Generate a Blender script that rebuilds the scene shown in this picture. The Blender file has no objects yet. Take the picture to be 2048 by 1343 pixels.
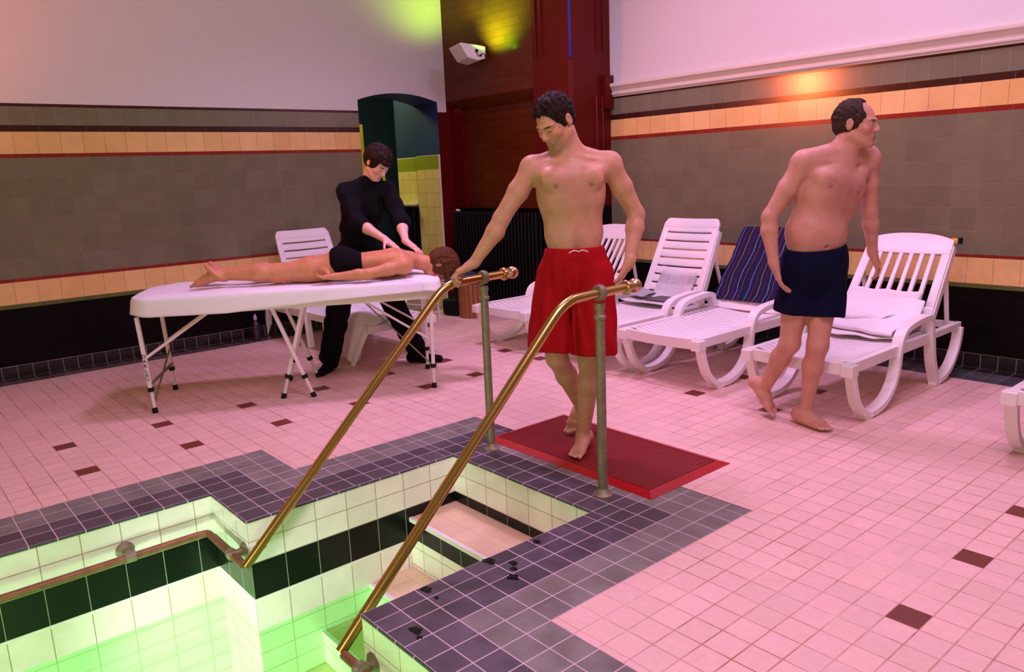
import bpy, math, random
import numpy as np
from mathutils import Vector, Matrix
random.seed(7)
C = bpy.context.scene.collection
T = 0.107                       # side of one floor tile in metres; many positions are measured in tiles

# ---------------------------------------------------------------- camera, world, big lights, exposure
cam_d = bpy.data.cameras.new('camera'); cam = bpy.data.objects.new('camera', cam_d); C.objects.link(cam)
cam_d.sensor_width = 36; cam_d.lens = 1551.9 / 2048 * 36; cam_d.clip_start = .05
cam.matrix_world = Matrix(((0.65164997, -0.13055482, 0.74719995, 20.164 * T),
                           (0.75745891, 0.16408588, -0.63192707, -10.393 * T),
                           (-0.04010384, 0.97776851, 0.20581647, 13.36 * T), (0, 0, 0, 1)))
bpy.context.scene.camera = cam
vs = bpy.context.scene.view_settings
vs.view_transform = 'Standard'; vs.look = 'None'; vs.gamma = 1; vs.use_curve_mapping = False; vs.exposure = 0.0
w = bpy.data.worlds.new('room_ambient'); bpy.context.scene.world = w; w.use_nodes = True
w.node_tree.nodes['Background'].inputs[0].default_value = (1.0, .70, .38, 1)
w.node_tree.nodes['Background'].inputs[1].default_value = .195

def area(name, loc, target, size, power, col, size_y=None, spread=180):
    l = bpy.data.lights.new(name, 'AREA'); l.spread = math.radians(spread); l.energy = power; l.color = col; l.size = size
    if size_y: l.shape = 'RECTANGLE'; l.size_y = size_y
    o = bpy.data.objects.new(name, l); C.objects.link(o); o.location = loc
    o.rotation_euler = (Vector(target) - Vector(loc)).to_track_quat('-Z', 'Y').to_euler(); return o
def spot(name, loc, target, power, col, ang, blend=1.0, rad=.08):
    l = bpy.data.lights.new(name, 'SPOT'); l.energy = power; l.color = col; l.spot_size = math.radians(ang); l.spot_blend = blend
    l.shadow_soft_size = rad
    o = bpy.data.objects.new(name, l); C.objects.link(o); o.location = loc
    o.rotation_euler = (Vector(target) - Vector(loc)).to_track_quat('-Z', 'Y').to_euler(); return o
area('ceiling_light_far', (-2.3, 2.2, 4.6), (-1.5, 2.4, 0), .7, 56, (1, .54, 1.12), spread=125)
area('ceiling_light_near', (1.6, .6, 4.6), (.9, 1.0, 0), 1.6, 128, (1, .54, .92))
area('ceiling_light_lounge', (.3, 3.3, 4.5), (0, 3.3, 0), .7, 52, (.92, .58, 1.15))
spot('orange_spot', (-3.9, -1.9, 1.9), (-4.93, -1.5, 2.9), 260, (1, .15, .10), 130)
area('orange_lamp', (-4.75, -2.15, 2.69), (-1.08, 4.6, 2.0), .28, 10, (1, .17, .05), spread=50)
spot('green_spot', (-4.25, 3.98, 2.95), (-4.93, 3.80, 3.45), 26, (.55, 1, .02), 110)

# ---------------------------------------------------------------- materials
def new_mat(name):
    m = bpy.data.materials.new(name); m.use_nodes = True
    nt = m.node_tree; b = nt.nodes['Principled BSDF']; return m, nt, b
def N(nt, t, **kw):
    n = nt.nodes.new(t)
    for k, v in kw.items(): setattr(n, k, v)
    return n
def plain(name, col, rough=.5, metal=0, var=.08, scale=12, bump=0, bscale=60, spec=.5, coat=0):
    if max(col) < .02 and not metal: spec = .15
    m, nt, b = new_mat(name)
    tc = N(nt, 'ShaderNodeTexCoord'); nz = N(nt, 'ShaderNodeTexNoise'); nz.inputs['Scale'].default_value = scale; nz.inputs['Detail'].default_value = 4
    nt.links.new(tc.outputs['Object'], nz.inputs['Vector'])
    mx = N(nt, 'ShaderNodeMixRGB'); mx.inputs[1].default_value = (*[c * (1 - var) for c in col], 1); mx.inputs[2].default_value = (*[min(1, c * (1 + var)) for c in col], 1)
    nt.links.new(nz.outputs['Fac'], mx.inputs[0]); nt.links.new(mx.outputs[0], b.inputs['Base Color'])
    b.inputs['Roughness'].default_value = rough; b.inputs['Metallic'].default_value = metal; b.inputs['Specular IOR Level'].default_value = spec
    b.inputs['Coat Weight'].default_value = coat
    if bump:
        n2 = N(nt, 'ShaderNodeTexNoise'); n2.inputs['Scale'].default_value = bscale; n2.inputs['Detail'].default_value = 5
        nt.links.new(tc.outputs['Object'], n2.inputs['Vector'])
        bp = N(nt, 'ShaderNodeBump'); bp.inputs['Strength'].default_value = bump; bp.inputs['Distance'].default_value = .004
        nt.links.new(n2.outputs['Fac'], bp.inputs['Height']); nt.links.new(bp.outputs[0], b.inputs['Normal'])
    return m
def tiles(name, c1, c2, grout, w, h, mortar=.002, rough=.25, off=0.0, spec=.5, shift=(0, 0), bump=.4):
    """UV in metres; every tile gets its own tone between c1 and c2"""
    m, nt, b = new_mat(name)
    uv = N(nt, 'ShaderNodeUVMap'); mp = N(nt, 'ShaderNodeMapping'); mp.inputs['Location'].default_value = (*shift, 0)
    br = N(nt, 'ShaderNodeTexBrick'); br.offset = off; br.squash = 1
    nt.links.new(uv.outputs[0], mp.inputs[0]); nt.links.new(mp.outputs[0], br.inputs['Vector'])
    for k, v in (('Scale', 1), ('Mortar Size', mortar), ('Mortar Smooth', .1), ('Bias', 0), ('Brick Width', w), ('Row Height', h)): br.inputs[k].default_value = v
    br.inputs['Color1'].default_value = (*c1, 1); br.inputs['Color2'].default_value = (*c2, 1); br.inputs['Mortar'].default_value = (*grout, 1)
    nz = N(nt, 'ShaderNodeTexNoise'); nz.inputs['Scale'].default_value = 9; nz.inputs['Detail'].default_value = 6
    nt.links.new(mp.outputs[0], nz.inputs['Vector'])
    mr = N(nt, 'ShaderNodeMapRange'); mr.inputs[1].default_value = .3; mr.inputs[2].default_value = .7; mr.inputs[3].default_value = .94; mr.inputs[4].default_value = 1.05
    nt.links.new(nz.outputs['Fac'], mr.inputs[0])
    mx = N(nt, 'ShaderNodeMixRGB', blend_type='MULTIPLY'); mx.inputs[0].default_value = 1
    nt.links.new(br.outputs['Color'], mx.inputs[1]); nt.links.new(mr.outputs[0], mx.inputs[2]); nt.links.new(mx.outputs[0], b.inputs['Base Color'])
    b.inputs['Roughness'].default_value = rough; b.inputs['Specular IOR Level'].default_value = spec
    iv = N(nt, 'ShaderNodeMath', operation='SUBTRACT'); iv.inputs[0].default_value = 1; nt.links.new(br.outputs['Fac'], iv.inputs[1])
    bp = N(nt, 'ShaderNodeBump'); bp.inputs['Strength'].default_value = bump; bp.inputs['Distance'].default_value = .002
    nt.links.new(iv.outputs[0], bp.inputs['Height']); nt.links.new(bp.outputs[0], b.inputs['Normal'])
    return m
def floor_mat(name, grout, rough, gw=.03, faded=False, stain=True):
    """one quad per tile: UV 0..1 inside the tile, tile colour in the 'Col' attribute"""
    m, nt, b = new_mat(name)
    uv = N(nt, 'ShaderNodeUVMap'); sx = N(nt, 'ShaderNodeSeparateXYZ'); nt.links.new(uv.outputs[0], sx.inputs[0])
    def edge(o):
        a = N(nt, 'ShaderNodeMath', operation='SUBTRACT'); a.inputs[0].default_value = 1; nt.links.new(o, a.inputs[1])
        mn = N(nt, 'ShaderNodeMath', operation='MINIMUM'); nt.links.new(o, mn.inputs[0]); nt.links.new(a.outputs[0], mn.inputs[1]); return mn.outputs[0]
    mn = N(nt, 'ShaderNodeMath', operation='MINIMUM'); nt.links.new(edge(sx.outputs[0]), mn.inputs[0]); nt.links.new(edge(sx.outputs[1]), mn.inputs[1])
    mr = N(nt, 'ShaderNodeMapRange'); mr.inputs[1].default_value = gw * .6; mr.inputs[2].default_value = gw * 1.25; mr.inputs[3].default_value = 1; mr.inputs[4].default_value = 0
    nt.links.new(mn.outputs[0], mr.inputs[0])
    tc = N(nt, 'ShaderNodeTexCoord')
    fac = mr.outputs[0]
    nz = N(nt, 'ShaderNodeTexNoise'); nz.inputs['Scale'].default_value = 2.2; nz.inputs['Detail'].default_value = 5; nz.inputs['Roughness'].default_value = .7
    nt.links.new(tc.outputs['Object'], nz.inputs['Vector'])
    if faded:
        m2 = N(nt, 'ShaderNodeMapRange'); m2.inputs[1].default_value = .38; m2.inputs[2].default_value = .62; m2.inputs[3].default_value = .12; m2.inputs[4].default_value = .95
        nt.links.new(nz.outputs['Fac'], m2.inputs[0])
        mu = N(nt, 'ShaderNodeMath', operation='MULTIPLY'); nt.links.new(fac, mu.inputs[0]); nt.links.new(m2.outputs[0], mu.inputs[1]); fac = mu.outputs[0]
    at = N(nt, 'ShaderNodeAttribute', attribute_name='Col')
    n3 = N(nt, 'ShaderNodeTexNoise'); n3.inputs['Scale'].default_value = 7 if stain else 30; n3.inputs['Detail'].default_value = 6
    nt.links.new(tc.outputs['Object'], n3.inputs['Vector'])
    m3 = N(nt, 'ShaderNodeMapRange'); m3.inputs[1].default_value = .3; m3.inputs[2].default_value = .7
    m3.inputs[3].default_value = .82 if stain else .95; m3.inputs[4].default_value = 1.16 if stain else 1.03
    nt.links.new(n3.outputs['Fac'], m3.inputs[0])
    ml = N(nt, 'ShaderNodeMixRGB', blend_type='MULTIPLY'); ml.inputs[0].default_value = 1; nt.links.new(at.outputs['Color'], ml.inputs[1]); nt.links.new(m3.outputs[0], ml.inputs[2])
    mx = N(nt, 'ShaderNodeMixRGB'); nt.links.new(fac, mx.inputs[0]); nt.links.new(ml.outputs[0], mx.inputs[1]); mx.inputs[2].default_value = (*grout, 1)
    nt.links.new(mx.outputs[0], b.inputs['Base Color'])
    b.inputs['Roughness'].default_value = rough
    if stain:
        m4 = N(nt, 'ShaderNodeMapRange'); m4.inputs[1].default_value = .35; m4.inputs[2].default_value = .65; m4.inputs[3].default_value = rough - .08; m4.inputs[4].default_value = rough + .1
        nt.links.new(n3.outputs['Fac'], m4.inputs[0]); nt.links.new(m4.outputs[0], b.inputs['Roughness'])
    bp = N(nt, 'ShaderNodeBump'); bp.inputs['Strength'].default_value = .5; bp.inputs['Distance'].default_value = -.002
    nt.links.new(mr.outputs[0], bp.inputs['Height']); nt.links.new(bp.outputs[0], b.inputs['Normal'])
    return m
def attr_mat(name, rough=.5, sss=0, bump=0, bscale=200, spec=.35, var=.1):
    m, nt, b = new_mat(name); b.inputs['Specular IOR Level'].default_value = spec
    at = N(nt, 'ShaderNodeAttribute', attribute_name='Col')
    tc = N(nt, 'ShaderNodeTexCoord'); nz = N(nt, 'ShaderNodeTexNoise'); nz.inputs['Scale'].default_value = 18; nz.inputs['Detail'].default_value = 5
    nt.links.new(tc.outputs['Object'], nz.inputs['Vector'])
    mr = N(nt, 'ShaderNodeMapRange'); mr.inputs[1].default_value = .3; mr.inputs[2].default_value = .7; mr.inputs[3].default_value = 1 - var; mr.inputs[4].default_value = 1 + var * .8; nz.inputs['Scale'].default_value = 18 if var < .3 else 70
    nt.links.new(nz.outputs['Fac'], mr.inputs[0])
    ml = N(nt, 'ShaderNodeMixRGB', blend_type='MULTIPLY'); ml.inputs[0].default_value = 1
    nt.links.new(at.outputs['Color'], ml.inputs[1]); nt.links.new(mr.outputs[0], ml.inputs[2]); nt.links.new(ml.outputs[0], b.inputs['Base Color'])
    b.inputs['Roughness'].default_value = rough
    if sss: b.inputs['Subsurface Weight'].default_value = sss; b.inputs['Subsurface Radius'].default_value = (.02, .008, .004); b.inputs['Subsurface Scale'].default_value = .5
    if bump:
        n2 = N(nt, 'ShaderNodeTexNoise'); n2.inputs['Scale'].default_value = bscale; n2.inputs['Detail'].default_value = 4
        nt.links.new(tc.outputs['Object'], n2.inputs['Vector'])
        bp = N(nt, 'ShaderNodeBump'); bp.inputs['Strength'].default_value = bump; bp.inputs['Distance'].default_value = .004
        nt.links.new(n2.outputs['Fac'], bp.inputs['Height']); nt.links.new(bp.outputs[0], b.inputs['Normal'])
    return m
WHITE = plain('white_paint', (.70, .69, .66), .6, var=.03, bump=.05)
PLASTIC = plain('white_plastic', (.84, .80, .78), .38, var=.03)
TOWEL = plain('white_towelling', (.86, .84, .86), .9, var=.03, bump=.5, bscale=160)
GREYT = tiles('grey_wall_tiles', (.172, .165, .092), (.196, .188, .106), (.23, .18, .11), .16, .1535, .0022, .16, shift=(0, -.007))
GREYTOP = tiles('grey_frieze_tiles', (.175, .170, .10), (.20, .195, .118), (.26, .23, .18), .16, .5, .0022, .16, shift=(.04, .25))
TAN = tiles('buff_wall_tiles', (.78, .50, .17), (.88, .59, .23), (.35, .24, .10), .16, .5, .0016, .18, shift=(.03, 0))
BLACKT = tiles('black_wall_tiles', (.002, .0015, .0015), (.004, .0025, .002), (.007, .005, .004), .16, .16, .0016, .35, spec=.12)
MAROON = tiles('dark_maroon_bead_tiles', (.035, .008, .006), (.05, .012, .01), (.10, .06, .05), .32, .2, .0025, .18)
REDLINE = tiles('red_bead_tiles', (.22, .018, .012), (.27, .025, .015), (.2, .08, .05), .16, .2, .0025, .18)
GREENB = tiles('green_bead_tiles', (.09, .12, .02), (.11, .14, .03), (.06, .07, .02), .16, .2, .002, .2)
POOLW = tiles('white_pool_tiles', (.80, .80, .72), (.88, .87, .80), (.42, .33, .20), .16, .1025, .0022, .12, shift=(0, 0))
POOLU = tiles('white_underwater_tiles', (.80, .82, .78), (.84, .86, .82), (.45, .50, .35), .16, .092, .0018, .3, shift=(0, 0))
POOLB = tiles('black_pool_tiles', (.004, .007, .005), (.008, .012, .008), (.30, .33, .24), .16, .17, .0018, .25, shift=(0, .035), spec=.25)
TREAD = tiles('step_tread_tiles', (.76, .56, .38), (.82, .60, .41), (.66, .46, .30), .107, .107, .0015, .4)
TRIMW = plain('pool_trim_white', (.85, .82, .84), .3, var=.03)
YELT = tiles('yellow_passage_tiles', (.82, .66, .22), (.88, .72, .26), (.40, .32, .10), .155, .155, .002, .3)
GRNT = tiles('olive_passage_tiles', (.28, .34, .03), (.32, .38, .04), (.22, .26, .03), .155, .155, .002, .3)
BLUEP = plain('dark_blue_gloss_paint', (.025, .05, .15), .45, var=.4, scale=3)
BRICK = tiles('dark_red_glazed_brick', (.100, .018, .003), (.118, .022, .005), (.080, .016, .003), .23, .076, .003, .32, off=.5, bump=.9, spec=.22)
REDP = plain('dark_red_gloss_paint', (.10, .004, .002), .42, var=.12, scale=5, spec=.2)
BRASS = plain('polished_brass', (.54, .38, .11), .27, 1, var=.06, scale=6)
COPPER = plain('tarnished_copper', (.27, .13, .065), .55, .7, var=.35, scale=25, bump=.25, bscale=50)
BRONZE = plain('weathered_green_bronze', (.25, .225, .14), .55, .5, var=.45, scale=30, bump=.4, bscale=60)
BLACKR = plain('black_rubber', (.012, .012, .012), .6)
LEGW = plain('white_enamelled_metal', (.78, .74, .70), .35, var=.04)
IRON = plain('black_cast_iron', (.0015, .0015, .0015), .5)

# ---------------------------------------------------------------- mesh builder
class MB:
    def __init__(s): s.v = []; s.f = []; s.m = []; s.uv = []; s.col = []
    def face(s, pts, mi=0, uv=None, col=None):
        i = len(s.v); s.v += [tuple(p) for p in pts]; s.f.append(tuple(range(i, i + len(pts)))); s.m.append(mi)
        s.uv.append(uv or [(0, 0)] * len(pts)); s.col.append(col)
    def mesh(s, vs_, fs, mi=0):
        i = len(s.v); s.v += [tuple(p) for p in vs_]
        for f in fs: s.f.append(tuple(i + k for k in f)); s.m.append(mi); s.uv.append([(0, 0)] * len(f)); s.col.append(None)
    def box(s, c, d, R=None, mi=0):
        c = Vector(c); h = [x / 2 for x in d]; P = []
        for z in (-1, 1):
            for x, y in ((-1, -1), (1, -1), (1, 1), (-1, 1)):
                q = Vector((x * h[0], y * h[1], z * h[2])); P.append(c + (R @ q if R else q))
        s.mesh(P, [(3, 2, 1, 0), (4, 5, 6, 7), (0, 1, 5, 4), (1, 2, 6, 5), (2, 3, 7, 6), (3, 0, 4, 7)], mi)
    def bar(s, a, b, w_, h_, mi=0, up=(0, 0, 1)):
        a = Vector(a); b = Vector(b); d = (b - a); L = d.length; d.normalize(); u = Vector(up)
        if abs(d.dot(u)) > .97: u = Vector((1, 0, 0))
        x = d.cross(u).normalized(); y = x.cross(d)
        s.box((a + b) / 2, (w_, L, h_), Matrix((x, d, y)).transposed(), mi)
    def sweep(s, path, prof, mi=0, up=(0, 0, 1), caps=True, scale=None):
        """prof: 2D closed points (side, up) carried along path"""
        path = [Vector(p) for p in path]; n = len(prof); P = []
        u0 = Vector(up)
        for i, p in enumerate(path):
            d = (path[min(i + 1, len(path) - 1)] - path[max(i - 1, 0)]).normalized()
            x = d.cross(u0)
            if x.length < 1e-3: x = Vector((1, 0, 0))
            x.normalize(); y = x.cross(d); k = scale[i] if scale else 1
            P += [p + x * a * k + y * b * k for a, b in prof]
        F = []
        for i in range(len(path) - 1):
            for j in range(n):
                F.append((i * n + j, i * n + (j + 1) % n, (i + 1) * n + (j + 1) % n, (i + 1) * n + j))
        if caps: F.append(tuple(range(n - 1, -1, -1))); F.append(tuple((len(path) - 1) * n + j for j in range(n)))
        s.mesh(P, F, mi)
    def tube(s, path, r, seg=16, mi=0, scale=None, up=(0, 0, 1)):
        s.sweep(path, [(r * math.cos(2 * math.pi * k / seg), r * math.sin(2 * math.pi * k / seg)) for k in range(seg)], mi, up=up, scale=scale)
    def lathe(s, o, axis, prof, seg=24, mi=0):
        """prof: (distance along axis, radius)"""
        o = Vector(o); a = Vector(axis).normalized(); x = a.orthogonal().normalized(); y = a.cross(x); P = []
        for t, r in prof:
            for k in range(seg):
                g = 2 * math.pi * k / seg; P.append(o + a * t + x * r * math.cos(g) + y * r * math.sin(g))
        F = [(i * seg + j, i * seg + (j + 1) % seg, (i + 1) * seg + (j + 1) % seg, (i + 1) * seg + j) for i in range(len(prof) - 1) for j in range(seg)]
        F.append(tuple(range(seg - 1, -1, -1))); F.append(tuple((len(prof) - 1) * seg + j for j in range(seg)))
        s.mesh(P, F, mi)
    def grid(s, fn, nu, nv, mi=0, thick=0):
        P = [fn(i / nu, j / nv) for i in range(nu + 1) for j in range(nv + 1)]
        F = [(i * (nv + 1) + j, (i + 1) * (nv + 1) + j, (i + 1) * (nv + 1) + j + 1, i * (nv + 1) + j + 1) for i in range(nu) for j in range(nv)]
        k = len(s.v); s.mesh(P, F, mi)
        for q, f in zip(range(len(s.f) - len(F), len(s.f)), F):
            s.uv[q] = [((v // (nv + 1)) / nu, (v % (nv + 1)) / nv) for v in f]
    def build(s, name, mats, parent=None, smooth=False, bevel=0, solid=0, subsurf=0, kind=None, seg=2):
        me = bpy.data.meshes.new(name); me.from_pydata(s.v, [], s.f)
        if not isinstance(mats, (list, tuple)): mats = [mats]
        for m in mats: me.materials.append(m)
        me.polygons.foreach_set('material_index', s.m)
        ul = me.uv_layers.new(name='UVMap'); ul.data.foreach_set('uv', [x for f in s.uv for p in f for x in p])
        if any(c is not None for c in s.col):
            ca = me.color_attributes.new('Col', 'FLOAT_COLOR', 'CORNER'); buf = []
            for f, c in zip(s.f, s.col): buf += [*(c or (1, 1, 1)), 1] * len(f)
            ca.data.foreach_set('color', buf)
        me.update()
        o = bpy.data.objects.new(name, me); C.objects.link(o)
        if parent: o.parent = parent
        if smooth:
            me.polygons.foreach_set('use_smooth', [True] * len(me.polygons))
            if smooth != 'all': me.set_sharp_from_angle(angle=math.radians(40))
        if solid:
            md = o.modifiers.new('thickness', 'SOLIDIFY'); md.thickness = solid; md.offset = 0
        if subsurf:
            md = o.modifiers.new('soft', 'SUBSURF'); md.levels = md.render_levels = subsurf
        if bevel:
            md = o.modifiers.new('edges', 'BEVEL'); md.width = bevel; md.segments = seg; md.limit_method = 'ANGLE'; md.angle_limit = math.radians(35)
        if kind: o['kind'] = kind
        return o
def thing(name, label, cat, loc=(0, 0, 0), rz=0, group=None):
    o = bpy.data.objects.new(name, None); C.objects.link(o); o.empty_display_size = .1
    o.location = loc; o.rotation_euler = (0, 0, rz); tag(o, label, cat, group); return o
def tag(o, label, cat, group=None):
    o['label'] = label; o['category'] = cat
    if group: o['group'] = group
    return o
def dup(root, loc, rz, label, group=None, skip=()):
    r = root.copy(); C.objects.link(r); r.location = loc; r.rotation_euler = (0, 0, rz); r['label'] = label
    if group: r['group'] = group
    for ch in list(root.children):
        if ch.name.split('.')[0] in skip: continue
        c = ch.copy(); C.objects.link(c); c.parent = r
        for g in ch.children: d = g.copy(); C.objects.link(d); d.parent = c
    return r
def smooth_path(pts, n=6):
    pts = [Vector(p) for p in pts]; out = []
    for i in range(len(pts) - 1):
        p0 = pts[max(i - 1, 0)]; p1 = pts[i]; p2 = pts[i + 1]; p3 = pts[min(i + 2, len(pts) - 1)]
        for k in range(n):
            t = k / n; out.append(.5 * ((2 * p1) + (p2 - p0) * t + (2 * p0 - 5 * p1 + 4 * p2 - p3) * t * t + (3 * p1 - p0 - 3 * p2 + p3) * t ** 3))
    out.append(pts[-1]); return out

# ---------------------------------------------------------------- floor, coping, pool
XL, YR = -46.06 * T, 43.02 * T
rowsL = [-17.18, -16.21, -15.22, -14.32, -13.31, -12.35, -11.37, -10.39, -9.34]
rowsR = [0, .71, 1.456, 2.45, 3.45, 4.43]
def lines(a, b, grid_): return [a] + [g for g in grid_ if a + .02 < g < b - .02] + [b]
def tile_rect(mb, xs, ys, colf, z=0.0):
    for i in range(len(xs) - 1):
        for j in range(len(ys) - 1):
            x0, x1, y0, y1 = xs[i] * T, xs[i + 1] * T, ys[j] * T, ys[j + 1] * T
            mb.face([(x0, y0, z), (x1, y0, z), (x1, y1, z), (x0, y1, z)], 0, [(0, 0), (1, 0), (1, 1), (0, 1)], colf((xs[i] + xs[i + 1]) / 2, (ys[j] + ys[j + 1]) / 2))
DARK = [(-25.6, -3.2), (-20.7, -3.2), (-25.6, 1.6), (-20.7, 1.6), (-25.6, 6.5), (-20.7, 6.5), (-25.6, 11.5), (-20.7, 11.4), (-25.5, 16.3), (-20.6, 16.3),
        (-25.3, 21.3), (-20.6, 21.2), (-25, 26.4), (-20.6, 26.3), (-7.03, 26.4), (-2.17, 26.4), (-7, 31.4), (-2.2, 31.4), (-7, 21.4),
        (11.6, 6.7), (11.7, 11.7), (11.6, 16.7), (11.6, 21.7), (11.6, 26.7), (11.6, 31.7), (16.5, 11.7), (16.5, 16.7), (16.5, 21.7), (-25.6, -8.2), (-20.7, -8.2), (-30.5, 1.6), (-30.5, 6.5), (-30.5, -3.2)]
DARK = [d for d in DARK if d not in ((-30.5, 1.6), (-30.5, 6.5), (-30.5, -3.2), (-7, 21.4))]
def field_col(cx, cy):
    for dx, dy in DARK:
        if abs(cx - dx) < .5 and abs(cy - dy) < .5: return (.16, .035, .02)
    k = random.uniform(.95, 1.04); return (.80 * k,   .53 * k, .46 * k * random.uniform(.98, 1.02))
gy = [i + .25 for i in range(-60, 60)]
gxl = [i - .18 for i in range(-60, -17)]; gxm = [i - .5 for i in range(-20, 10)]; gxr = [4.43 + .97 * i for i in range(0, 60)]
fm = MB()
tile_rect(fm, lines(-43.9, -17.18, gxl), lines(-40, 39.7, gy), field_col)
tile_rect(fm, lines(-17.18, -13.31, gxm), lines(4.07, 39.7, gy), field_col)
tile_rect(fm, lines(-13.31, 4.43, gxm), lines(14.9, 39.7, gy), field_col)
tile_rect(fm, lines(4.43, 60, gxr), lines(4, 39.7, gy), field_col)
tile_rect(fm, lines(18, 60, gxr), lines(-40, 4, gy), field_col)
floor = fm.build('floor', floor_mat('cream_floor_tiles', (.34, .15, .06), .42, .024, faded=True, stain=False), kind='structure')
slab = MB(); 
for x0, x1, y0, y1 in ((-46.06, -17.18, -40, 43.02), (-17.18, -13.4, 0.2, 43.02), (-13.4, 60, 14.5, 43.02), (.1, 60, .1, 14.5)):
    slab.face([(x0 * T, y0 * T, -.03), (x1 * T, y0 * T, -.03), (x1 * T, y1 * T, -.03), (x0 * T, y1 * T, -.03)])
slab.build('floor_base', plain('mortar_bed', (.2, .17, .15), .9), kind='structure')
cp = MB()
def cop_col(cx, cy):
    d = min(9, 9)
    inner = False
    if -17.2 < cx < -13.3 and cy < 4.1: inner = (cx > -15.25 and cy < 2.0) or (cx > -15.25 and cy < .07)
    if -17.2 < cx < -9.3 and 0 < cy < 4.1: inner = (cy < 2.05 and cx > -15.3)
    if -13.4 < cx < -9.3 and cy > 0: inner = cx > -11.4 or cy < 2.05 and cx > -13.4
    if -9.4 < cx < 0 and cy > 10.4: inner = cy < 12.4
    if cx > 0 and cy >= 0: inner = cx < 2.5 and cy < 12.4 or cy < 2
    if cx > 2.4 and cy > 2: inner = False
    k = random.uniform(.72, 1.22) if inner else random.uniform(.9, 1.1)
    if inner: return (.078 * k, .068 * k, .080 * k)
    return (.19 * k, .185 * k, .16 * k)
cy_ = [i + 0.0 for i in range(-50, 20)]
tile_rect(cp, rowsL[:5], lines(-40, .067, [i + .067 for i in range(-50, 1)]), cop_col)
tile_rect(cp, rowsL, [.067, 1.067, 2.067, 3.067, 4.067], cop_col)
tile_rect(cp, rowsL[4:], lines(4.067, 10.48, [i + .067 for i in range(4, 12)]), cop_col)
tile_rect(cp, rowsL[4:-1] + [-9.34 + 9.34 / 9 * i for i in range(10)][:-1] + rowsR, lines(10.48, 14.85, [11.48, 12.48, 13.48, 14.3]), cop_col)
tile_rect(cp, rowsR, lines(0, 10.48, [i for i in range(0, 11)]), cop_col)
tile_rect(cp, lines(4.43, 18, [4.43 + 1.0 * i for i in range(20)]), [0, 1, 2, 3, 4], cop_col)
tile_rect(cp, [14, 15, 16, 17, 18], lines(-40, 0, cy_), cop_col)
# rounded nosing under the inner edge
def nose(a, b, out):
    a = Vector((a[0] * T, a[1] * T, 0)); b = Vector((b[0] * T, b[1] * T, 0)); o = Vector(out) * .004; dn = Vector((0, 0, -.011))
    n_ = max(1, round((b - a).length / T))
    for k in range(n_):
        p, q = a.lerp(b, k / n_), a.lerp(b, (k + 1) / n_)
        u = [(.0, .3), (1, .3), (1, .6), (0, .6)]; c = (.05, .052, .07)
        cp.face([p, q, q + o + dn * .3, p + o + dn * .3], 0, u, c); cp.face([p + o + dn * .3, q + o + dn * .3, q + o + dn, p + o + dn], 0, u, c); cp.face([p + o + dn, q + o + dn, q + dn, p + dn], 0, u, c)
nose((-13.31, -40), (-13.31, .067), (1, 0, 0)); nose((-13.31, .067), (-9.34, .067), (0, -1, 0)); nose((-9.34, .067), (-9.34, 10.48), (1, 0, 0))
nose((-9.34, 10.48), (0, 10.48), (0, -1, 0)); nose((0, 10.48), (0, 0), (-1, 0, 0)); nose((0, 0), (14, 0), (0, -1, 0))
coping = cp.build('pool_coping', floor_mat('slate_coping_tiles', (.62, .50, .54), .34, .022, stain=True), kind='structure')
# water drops and puddles lying on the coping
pm = plain('wet_puddle', (.012, .011, .015), .08, var=.3)
def puddle(x, y, r, label):
    mb = MB(); n_ = 18; ph = random.random() * 6
    ring = [(x * T + r * (1 + .25 * math.sin(3 * g + ph) + .07 * math.sin(7 * g)) * math.cos(g), y * T + r * .8 * (1 + .2 * math.cos(4 * g + ph)) * math.sin(g), .0014) for g in [2 * math.pi * k / n_ for k in range(n_)]]
    ctr = [(p[0] * .5 + x * T * .5, p[1] * .5 + y * T * .5, .0022) for p in ring]
    mb.mesh(ring + ctr, [(k, (k + 1) % n_, n_ + (k + 1) % n_, n_ + k) for k in range(n_)] + [tuple(range(n_, 2 * n_))])
    o = mb.build('water_puddle', pm, smooth=True); tag(o, label, 'puddle'); return o
puddle(.22, 5.0, .027, 'dark puddle on the pool edge level with the middle step')
puddle(.95, 5.5, .019, 'small dark water drop at the tile joint, right beside a slightly rounder drop')
puddle(1.25, 5.25, .015, 'tiny round water drop just in front of its bigger twin')
puddle(1.65, 4.85, .024, 'smeared dark puddle in the third tile row from the pool edge')
puddle(.35, 7.15, .018, 'thin dark wet mark on the coping edge beside the top step')
puddle(.25, 2.3, .022, 'dark wet mark on the coping lip next to the right handrail')
puddle(.9, 2.25, .010, 'tiny water drop inland of the wet mark by the right handrail')
puddle(1.95, .75, .024, 'dark lobed puddle nearest the front corner of the coping')
puddle(2.35, .6, .012, 'small drop just behind the lobed puddle at the front corner')

def wall_bands(mb, a, b, bands, u0=0.0):
    """vertical strip from a to b (xy, metres): bands = (z0, z1, material index)"""
    a = Vector((*a, 0)); b = Vector((*b, 0)); L = (b - a).length
    for z0, z1, mi in bands:
        mb.face([(a.x, a.y, z0), (b.x, b.y, z0), (b.x, b.y, z1), (a.x, a.y, z1)], mi, [(u0, z0), (u0 + L, z0), (u0 + L, z1), (u0, z1)])
PB = [(-.0, -.205, 0), (-.205, -.375, 1), (-.375, -.388, 2), (-.388, -.53, 3), (-.53, -1.35, 4)]
PB = [(z1, z0, m) for z0, z1, m in PB]
pmats = [POOLW, POOLB, TRIMW, tiles('white_waterline_tiles', (.80, .80, .70), (.87, .87, .78), (.42, .33, .20), .16, .3, .0022, .12, shift=(0, 0)), POOLU]
xF, xD, y0, yB = -13.31 * T, -9.34 * T, .007, 1.121
pb = MB()
wall_bands(pb, (xF, -4.2), (xF, y0), PB, u0=-4.2 + .076 + .16 * 30)
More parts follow.
